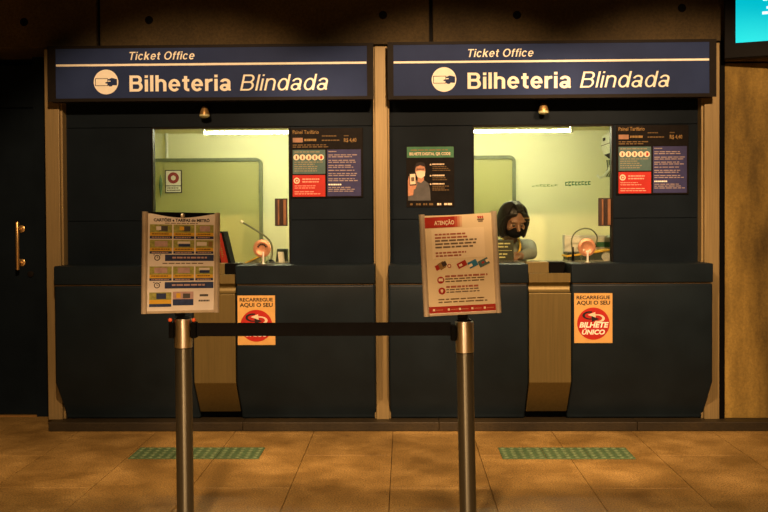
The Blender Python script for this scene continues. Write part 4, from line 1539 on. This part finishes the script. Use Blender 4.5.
pl_text('CARTÕES e TARIFAS do METRÔ', 72, 305, 79, 12, M_INK, pap, bold=0.04, d=0.0004)
pl_print(118, 260, 85, 1, 5, 3, M_GREYT, pap, ragged=0.05)
cols = ((57, 148), (154, 241), (247, 322))
for ri_, (g0, g1_, y1_, n1) in enumerate(((92, 126, 140, 152), (157, 190, 204, 215), (269, 303, 318, 329))):
    for ci, (a, b) in enumerate(cols):
        card = pl_rect('card', a, g0, b, n1, M_LGREEN, pap)
        pl_rect('yellow_strip', a, g1_, b, y1_, M_YELLOW, pap, 0.0007)
        pl_rect('navy_strip', a, y1_ + 1, b, n1, M_NAVYP, pap, 0.0007)
        w_ = b - a
        if (ri_, ci) in ((0, 0), (0, 1)):
            pl_rect('card_picture', a + w_ * 0.42, g0 + 6, a + w_ * 0.80, g0 + 28, M_GREYP, pap, 0.0007)
            pl_rect('card_detail', a + w_ * 0.28, g0 + 8, a + w_ * 0.50, g0 + 24, M_YELLOW if ci else M_OFFW, pap, 0.0014)
        elif (ri_, ci) in ((1, 1), (2, 2)):
            pl_rect('card_picture', a + w_ * 0.20, g0 + 6, a + w_ * 0.80, g0 + 18, M_OFFW, pap, 0.0007)
            pl_rect('card_detail', a + w_ * 0.24, g0 + 16, a + w_ * 0.80, g0 + 28, M_NAVYP, pap, 0.0014)
        elif (ri_, ci) == (1, 2):
            pl_rect('card_picture', a + w_ * 0.06, g0 + 8, a + w_ * 0.62, g0 + 24, M_OFFW, pap, 0.0007)
            pl_rect('card_detail', a + w_ * 0.72, g0 + 5, a + w_ * 0.94, g0 + 28, M_AMBER, pap, 0.0007)
        else:
            pl_rect('card_picture', a + w_ * 0.22, g0 + 5, a + w_ * 0.80, g0 + 28, M_PINK, pap, 0.0007)
        pl_print(a + 8, b - 8, g1_ + 4, 1, 5, 4, M_AMBERD, pap, ragged=0.1, d=0.0014)
        pl_print(a + 8, b - 8, y1_ + 4, 1, 5, 4, M_PINK, pap, ragged=0.15, d=0.0014)
for (b0, b1_) in ((219, 246), (335, 362)):
    pl_rect('navy_bar', 120, b0, 324, b1_, M_NAVYP, pap)
    pl_print(150, 300, b0 + 9, 1, 6, 7, M_PINK, pap, ragged=0.1, d=0.0007)
    # clock icon
    cx, cz = ql(88, (b0 + b1_) / 2)
    cl = MB()
    n_ = 18
    vs_, fs_ = [], []
    for yv in (yy - 0.0006, yy):
        for rr_ in (0.0125, 0.0090):
            vs_ += [(cx + rr_ * math.cos(2 * math.pi * i / n_), yv, cz + rr_ * math.sin(2 * math.pi * i / n_)) for i in range(n_)]
    for i in range(n_):
        k = (i + 1) % n_
        fs_ += [(i, k, n_ + k, n_ + i), (2 * n_ + i, 3 * n_ + i, 3 * n_ + k, 2 * n_ + k), (i, 2 * n_ + i, 2 * n_ + k, k), (n_ + i, n_ + k, 3 * n_ + k, 3 * n_ + i)]
    cl.add(vs_, fs_)
    cl.box(cx - 0.001, cx + 0.001, yy - 0.0006, yy, cz, cz + 0.007).box(cx, cx + 0.005, yy - 0.0006, yy, cz - 0.001, cz + 0.001)
    cl.box(cx - 0.016, cx - 0.010, yy - 0.0006, yy, cz + 0.011, cz + 0.014).box(cx + 0.010, cx + 0.016, yy - 0.0006, yy, cz + 0.011, cz + 0.014)
    cl.build('clock_icon', M_INK, pap)
pl_print(110, 280, 254, 1, 5, 4, M_GREYT, pap, ragged=0.05)
pl_rect('card', 57, 378, 148, 439, M_LGREEN, pap)
pl_rect('yellow_strip', 57, 409, 148, 426, M_YELLOW, pap, 0.0007)
pl_rect('navy_strip', 57, 427, 148, 439, M_NAVYP, pap, 0.0007)
pl_rect('card_picture', 86, 382, 126, 406, M_NAVYP, pap, 0.0007)
pl_rect('card', 154, 376, 240, 434, M_PINK, pap)
pl_rect('navy_strip', 154, 408, 240, 434, M_NAVYP, pap, 0.0007)
pl_rect('card_detail', 168, 382, 186, 402, M_YELLOW, pap, 0.0007)
pl_rect('card_picture', 196, 384, 226, 404, M_GREYP, pap, 0.0007)
pl_rect('logo', 266, 388, 302, 397, M_GREYP, pap)
pl_print(262, 308, 412, 1, 6, 7, M_GREYP, pap, ragged=0.0)

# --- right: red headed notice
HR = 0.430
hr, hw = holder(462.6, 313.2, 0.332, HR, math.radians(2.5), math.radians(-2.6), 'framed beige notice with a red heading on the right post', XRf, zRt)
hr.rotation_euler = (0, math.radians(-2.6), math.radians(2.5))
papr, pa2, pb2 = paper_of(hr, hw, HR, M_BEIGE, 0.003)


def qr_(x, y):
    return (pa2 + (x - 40) / 295.0 * (pb2 - pa2), HR - 0.006 - (y - 48) / 420.0 * (HR - 0.012))


K = dict(q=qr_)
pl_rect('heading_band', 40, 56, 172, 102, M_DRED, papr, **K)
for i, (a, b) in enumerate(((172, 184), (184, 194), (194, 204))):
    mm = mat('print_fade_%d' % i, ((0.46, 0.10, 0.055), (0.56, 0.25, 0.14), (0.66, 0.44, 0.27))[i], 0.55, var=0.08, spec=0.15)
    pl_rect('heading_fade', a, 56, b, 102, mm, papr, **K)
pl_text('ATENÇÃO', 84, 170, 90, 17, M_BEIGE2, papr, bold=0.025, **K)
pl_rect('logo_mark', 270, 72, 298, 78, M_GREYT, papr, **K)
pl_rect('logo_mark', 274, 80, 294, 85, M_GREYT, papr, **K)
for i in range(3):
    pl_rect('logo_mark', 272 + i * 9, 60, 278 + i * 9, 70, M_RED, papr, rot=0.4, **K)
pl_rect('inner_panel', 70, 108, 297, 236, M_BEIGE2, papr, **K)
pl_print(84, 232, 128, 2, 14, 7, M_BRTXT, papr, ragged=0.15, d=0.0007, **K)
pl_print(84, 268, 155, 3, 14, 7, M_GREYT, papr, ragged=0.25, d=0.0007, **K)
pl_print(84, 232, 207, 2, 13, 7, M_BRTXT, papr, ragged=0.3, d=0.0007, **K)
for (x0, y0_, x1, y1_, m_, r_) in ((80, 262, 96, 284, M_DRED, 0.4), (94, 250, 122, 280, M_AMBER, 0.5), (108, 248, 128, 268, M_BROWN, 0.4),
                                   (174, 252, 216, 276, M_DRED, 0.42), (182, 262, 196, 272, M_BEIGE2, 0.42),
                                   (222, 250, 262, 278, M_BLUEP, 0.42), (224, 264, 240, 276, M_BEIGE2, 0.42),
                                   (266, 246, 312, 274, M_TEAL, 0.42), (298, 246, 312, 258, M_BEIGE2, 0.42), (280, 256, 292, 264, M_DRED, 0.42)):
    pl_rect('card_picture', x0, y0_, x1, y1_, m_, papr, 0.0007 + 0.0006 * (m_ in (M_BEIGE2, M_DRED, M_BROWN) and x0 != 174), rot=r_, **K)
cx, cz = qr_(140, 268)
MB().prism(disc((cx, cz), 0.0085, 0, 18), 'y', yy - 0.0008, yy).build('round_icon', M_DRED, papr)
MB().prism(disc((cx, cz), 0.0050, 0, 14), 'y', yy - 0.0014, yy - 0.0007).build('icon_core', M_BEIGE2, papr)
for (ix, iz, inner) in ((100, 327, 'sq'), (103, 374, 'pin')):
    cx, cz = qr_(ix, iz)
    MB().prism(disc((cx, cz), 0.0150, 0, 26), 'y', yy - 0.0008, yy).build('round_icon', M_DRED, papr)
    if inner == 'sq':
        MB().box(cx - 0.009, cx + 0.009, yy - 0.0014, yy - 0.0007, cz - 0.005, cz + 0.007).build('icon_core', M_BEIGE2, papr)
    else:
        MB().prism([(cx, cz - 0.010), (cx + 0.006, cz + 0.001), (cx + 0.004, cz + 0.007), (cx - 0.004, cz + 0.007), (cx - 0.006, cz + 0.001)], 'y',
                   yy - 0.0014, yy - 0.0007).build('icon_core', M_BEIGE2, papr)
pl_print(120, 304, 308, 1, 5, 8, M_BRTXT, papr, ragged=0.05, **K)
pl_print(120, 306, 321, 2, 11, 5, M_AMBERD, papr, ragged=0.1, **K)
pl_print(122, 268, 354, 1, 5, 8, M_BRTXT, papr, ragged=0.05, **K)
pl_print(122, 280, 367, 2, 11, 5, M_GREYT, papr, ragged=0.1, **K)
pl_print(86, 306, 408, 2, 12, 5, M_AMBERD, papr, ragged=0.05, **K)
pl_rect('footer_band', 40, 440, 335, 468, M_DRED, papr, **K)
for a in (60, 124, 172, 226, 280):
    pl_rect('footer_icon', a, 450, a + 9, 459, M_BEIGE2, papr, 0.0007, **K)
    pl_print(a + 13, a + 44, 453, 1, 5, 4, M_MRED, papr, ragged=0.1, d=0.0007, **K)

# ------------------------------------------------------------------ seated clerk
YH = 0.55


def remeshed(name, b, voxel, m, parent=None, origin=None, smooth_it=4):
    me = b.mesh(name, Vector((0, 0, 0)))
    o = bpy.data.objects.new('tmp', me)
    COL.objects.link(o)
    md = o.modifiers.new('r', 'REMESH')
    md.mode = 'VOXEL'
    md.voxel_size = voxel
    ms = o.modifiers.new('s', 'SMOOTH')
    ms.factor = 0.5
    ms.iterations = smooth_it
    dg = bpy.context.evaluated_depsgraph_get()
    me2 = bpy.data.meshes.new_from_object(o.evaluated_get(dg))
    bpy.data.objects.remove(o)
    o_ = OR[parent.name] if parent else Vector(origin)
    for v in me2.vertices:
        v.co -= o_
    me2.name = name
    ob = link(name, me2, m, parent, o_)
    for p in me2.polygons:
        p.use_smooth = True
    return ob


def limb(b, pts, rads, n=14):
    pts = [Vector(p) for p in pts]
    for i in range(len(pts) - 1):
        d = pts[i + 1] - pts[i]
        b.lathe([(rads[i], 0), (rads[i + 1], d.length)], pts[i], d, n)
    for p, r in zip(pts, rads):
        b.ball(p, r, 8)


hc = P(513.5, 221, YH)                       # head centre
HR3 = (Matrix.Rotation(math.radians(20), 3, 'Z') @ Matrix.Rotation(math.radians(24), 3, 'X'))


def Hd(x, y, z):
    return hc + HR3 @ Vector((x, y, z))


bx = hc.x
chest = Vector((bx - 0.005, 0.78, 1.10))
nb = Vector((bx - 0.003, 0.72, 1.235))
pel = Vector((bx, 0.88, 0.82))
seat_z = 0.72
body = MB()
limb(body, [pel, (bx, 0.86, 0.96), chest, nb], [0.13, 0.115, 0.13, 0.055])
limb(body, [nb, Hd(0, 0.03, -0.07)], [0.055, 0.050])
# head: cranium, jaw, nose, brow, ears
body.ball(Hd(0, 0.008, 0.020), 1, 16, (0.075, 0.092, 0.100), HR3)
body.ball(Hd(0, -0.030, -0.050), 1, 14, (0.056, 0.058, 0.066), HR3)
body.ball(Hd(0, -0.052, -0.090), 1, 10, (0.028, 0.026, 0.024), HR3)
limb(body, [Hd(0, -0.080, 0.010), Hd(0, -0.102, -0.028)], [0.010, 0.015])
for s_ in (-1, 1):
    body.ball(Hd(0.076 * s_, 0.010, -0.012), 1, 8, (0.010, 0.018, 0.030), HR3)
    limb(body, [Hd(0.012 * s_, -0.080, 0.026), Hd(0.050 * s_, -0.068, 0.026)], [0.011, 0.010])
    limb(body, [Hd(0.050 * s_, -0.052, -0.030), Hd(0.046 * s_, -0.060, -0.020)], [0.022, 0.020])
limb(body, [Hd(-0.022, -0.082, -0.062), Hd(0.022, -0.082, -0.062)], [0.010, 0.010])
shoulders, elbows, wrists = {}, {}, {}
for s_ in (-1, 1):
    sh = Vector((bx + 0.135 * s_, 0.75, 1.185))
    el = Vector((bx + (0.125 if s_ > 0 else 0.20) * s_, 0.54, ZD + 0.055))
    wr_ = Vector((bx + (0.015 if s_ > 0 else 0.11) * s_, 0.40, ZD + 0.038))
    shoulders[s_], elbows[s_], wrists[s_] = sh, el, wr_
    limb(body, [chest + Vector((0, 0, 0.07)), sh, el, wr_], [0.08, 0.052, 0.042, 0.026])
    # hand resting on the desk: palm, four fingers, thumb
    fd = (wr_ - el).normalized()
    fd = Vector((fd.x * 0.6, fd.y, 0)).normalized()
    sd = Vector((-fd.y, fd.x, 0)) * (1 if s_ > 0 else -1)
    pc = wr_ + fd * 0.050 + Vector((0, 0, -0.008))
    for k in range(4):
        off_ = (k - 1.5) * 0.019
        limb(body, [wr_ + sd * off_ * 0.5, pc + sd * off_ + fd * 0.030], [0.015, 0.012])
        L_ = (0.060, 0.074, 0.070, 0.052)[k]
        a0 = pc + sd * off_ + fd * 0.030
        a1 = a0 + fd * L_ * 0.5 + Vector((0, 0, 0.006)) + sd * off_ * 0.12
        a2 = a1 + fd * L_ * 0.30 + Vector((0, 0, -0.008))
        a3 = a2 + fd * L_ * 0.22 + Vector((0, 0, -0.010))
        limb(body, [a0, a1, a2, a3], [0.0095, 0.0085, 0.008, 0.007], 10)
    th0 = wr_ + fd * 0.02 - sd * 0.022
    limb(body, [th0, th0 + fd * 0.030 - sd * 0.020, th0 + fd * 0.056 - sd * 0.022 + Vector((0, 0, -0.006))], [0.014, 0.0105, 0.008], 10)
legs = {}
for s_ in (-1, 1):
    hip = Vector((bx + 0.085 * s_, 0.86, 0.815))
    kn = Vector((bx + 0.11 * s_, 0.44, 0.83))
    an = Vector((bx + 0.11 * s_, 0.56, 0.46))
    toe = Vector((bx + 0.12 * s_, 0.40, 0.415))
    legs[s_] = (hip, kn, an, toe)
    limb(body, [hip, kn, an], [0.078, 0.052, 0.034])
    limb(body, [an + Vector((0, 0.03, -0.03)), toe], [0.032, 0.024])
person = remeshed('person', body, 0.006, M_SKIN, None, (bx, 0.80, 0.39), 3)
tag(person, 'clerk with black braided hair and grey shirt bent over the desk', 'person')
sh_ = MB()
limb(sh_, [pel + Vector((0, 0, 0.05)), (bx, 0.86, 0.96), chest, nb - Vector((0, -0.01, 0.025))], [0.135, 0.125, 0.130, 0.070])
for s_ in (-1, 1):
    limb(sh_, [chest + Vector((0, 0, 0.07)), shoulders[s_], elbows[s_], elbows[s_].lerp(wrists[s_], 0.72)], [0.085, 0.062, 0.046, 0.036])
remeshed('shirt', sh_, 0.008, M_SHIRT, person, None, 4)
tr_ = MB()
limb(tr_, [pel, pel + Vector((0, 0, 0.06))], [0.145, 0.14])
for s_ in (-1, 1):
    h_, k_, a_, _ = legs[s_]
    limb(tr_, [h_, k_, a_ + Vector((0, 0, 0.03))], [0.092, 0.066, 0.048])
remeshed('trousers', tr_, 0.009, M_TROUS, person, None, 4)
for s_ in (-1, 1):
    _, _, a_, to_ = legs[s_]
    bs = MB()
    limb(bs, [a_ + Vector((0, 0.045, -0.035)), a_.lerp(to_, 0.5) + Vector((0, 0, -0.012)), to_ + Vector((0, -0.02, 0))], [0.042, 0.038, 0.032])
    remeshed('shoe', bs, 0.008, M_CLOTH, person, None, 3)
# hair: cap plus braids falling round the head
hb = MB()
hb.ball(Hd(0, 0.034, 0.036), 1, 18, (0.094, 0.104, 0.098), HR3)
for i in range(44):
    a = math.radians(-34 + 248 * i / 43.0)          # around the back, open at the face
    ax, ay = math.cos(a), math.sin(a)
    top = Hd(0.030 * ax, 0.02 + 0.030 * ay, 0.128)
    p1 = Hd(0.080 * ax, 0.022 + 0.088 * ay, 0.092)
    p2 = Hd(0.104 * ax, 0.022 + 0.110 * ay, 0.020)
    p3 = Hd(0.108 * ax, 0.020 + 0.112 * ay, -0.055)
    p4 = Hd(0.098 * ax, 0.014 + 0.100 * ay, -0.110 - 0.012 * random.random())
    pth = smooth_path([top, p1, p2, p3, p4], 7)
    rr_ = [0.0085 + 0.0022 * (k % 2) for k in range(len(pth))]
    rr_[-1] = 0.004
    hb.tube(pth, rr_, 6)
hb.build('hair', M_HAIR, person, 0, True)
# braids swept back from a side parting, a few strung with gold rings
fb = MB()
rings = MB()
for i in range(16):
    u = -1 + 2 * i / 15.0
    w_ = abs(u)
    pth = smooth_path([Hd(-0.016 + 0.020 * u, -0.062 + 0.02 * w_, 0.104), Hd(0.052 * u, -0.082 + 0.020 * w_, 0.092 - 0.012 * w_),
                       Hd(0.088 * u, -0.060 + 0.018 * w_, 0.058 - 0.01 * w_), Hd(0.106 * u, -0.028, 0.005), Hd(0.108 * u, -0.020, -0.060),
                       Hd(0.096 * u, -0.030, -0.108)] if w_ > 0.45 else
                      [Hd(-0.016 + 0.020 * u, -0.062, 0.104), Hd(0.050 * u, -0.066, 0.112), Hd(0.070 * u, -0.020, 0.134), Hd(0.075 * u, 0.03, 0.138)], 7)
    fb.tube(pth, [0.0075 + 0.0024 * (k % 2) for k in range(len(pth))], 6)
    if u > 0.55:
        for f_ in (0.40, 0.55, 0.72):
            k = int(len(pth) * f_)
            rings.tube([pth[k], pth[k + 1]], 0.0112, 8)
fb.build('braids', M_HAIR, person, 0, True)
rings.build('hair_rings', M_BRASS, person, 0, True)
for s_ in (-1, 1):
    e_ = MB().ball(Hd(0.031 * s_, -0.0735, 0.002), 0.0115, 8).build('eye', M_GREYT, person, 0, True)
    MB().ball(Hd(0.031 * s_, -0.0795, -0.001), 0.0075, 8).build('iris', M_INK, e_, 0, True)
mk = MB()
mk.ball(Hd(0, -0.045, -0.058), 1, 14, (0.066, 0.064, 0.050), HR3)
mk.build('face_mask', M_CLOTH, person, 0, True)
ly = MB()
for s_ in (-1, 1):
    ly.tube(smooth_path([nb + Vector((0.055 * s_, 0.01, 0.045)), Vector((bx + 0.060 * s_, 0.640, 1.19)), Vector((bx + 0.030 * s_, 0.618, 1.12)), Vector((bx, 0.620, 1.06))], 6), 0.008, 6)
ly.build('lanyard', M_YELLOW, person, 0, True)

# stool under the clerk
t = thing('office_stool', (bx, 0.90, ZFI), 'tall office stool under the clerk', 'stool')
MB().lathe([(0.19, 0), (0.205, 0.02), (0.205, 0.04), (0.18, 0.055)], (bx, 0.90, 0.625), (0, 0, 1), 32).build('seat', M_CLOTH, t, 0, True)
MB().cyl((bx, 0.90, ZFI + 0.06), (bx, 0.90, 0.625), 0.025, 18).build('column', M_CHROME, t, 0, True)
for i in range(5):
    a = 2 * math.pi * i / 5 + 0.3
    MB().tube([(bx, 0.90, ZFI + 0.085), (bx + 0.27 * math.cos(a), 0.90 + 0.27 * math.sin(a), ZFI + 0.03)], 0.018, 8).build('leg', M_BLACK, t, 0, True)
    MB().ball((bx + 0.27 * math.cos(a), 0.90 + 0.27 * math.sin(a), ZFI + 0.022), 0.022, 8).build('castor', M_BLACK, t, 0, True)
MB().tube([(bx + 0.20 * math.cos(2 * math.pi * i / 24), 0.90 + 0.20 * math.sin(2 * math.pi * i / 24), 0.36) for i in range(25)], 0.010, 8).build('foot_ring', M_CHROME, t, 0, True)
MB().tube([(bx - 0.2, 0.90, 0.36), (bx + 0.2, 0.90, 0.36)], 0.008, 8).build('ring_spoke', M_CHROME, t, 0, True)
# foot rest under the desk
t = thing('foot_rest', (bx, 0.48, ZFI), 'low foot rest under the clerk desk', 'foot rest')
MB().box(bx - 0.22, bx + 0.22, 0.36, 0.66, 0.345, 0.375).build('foot_board', M_BROWN, t, 0.003)
for s_ in (-1, 1):
    MB().box(bx + s_ * 0.20 - 0.012, bx + s_ * 0.20 + 0.012, 0.38, 0.64, ZFI, 0.345).build('leg', M_BLACK, t, 0.002)
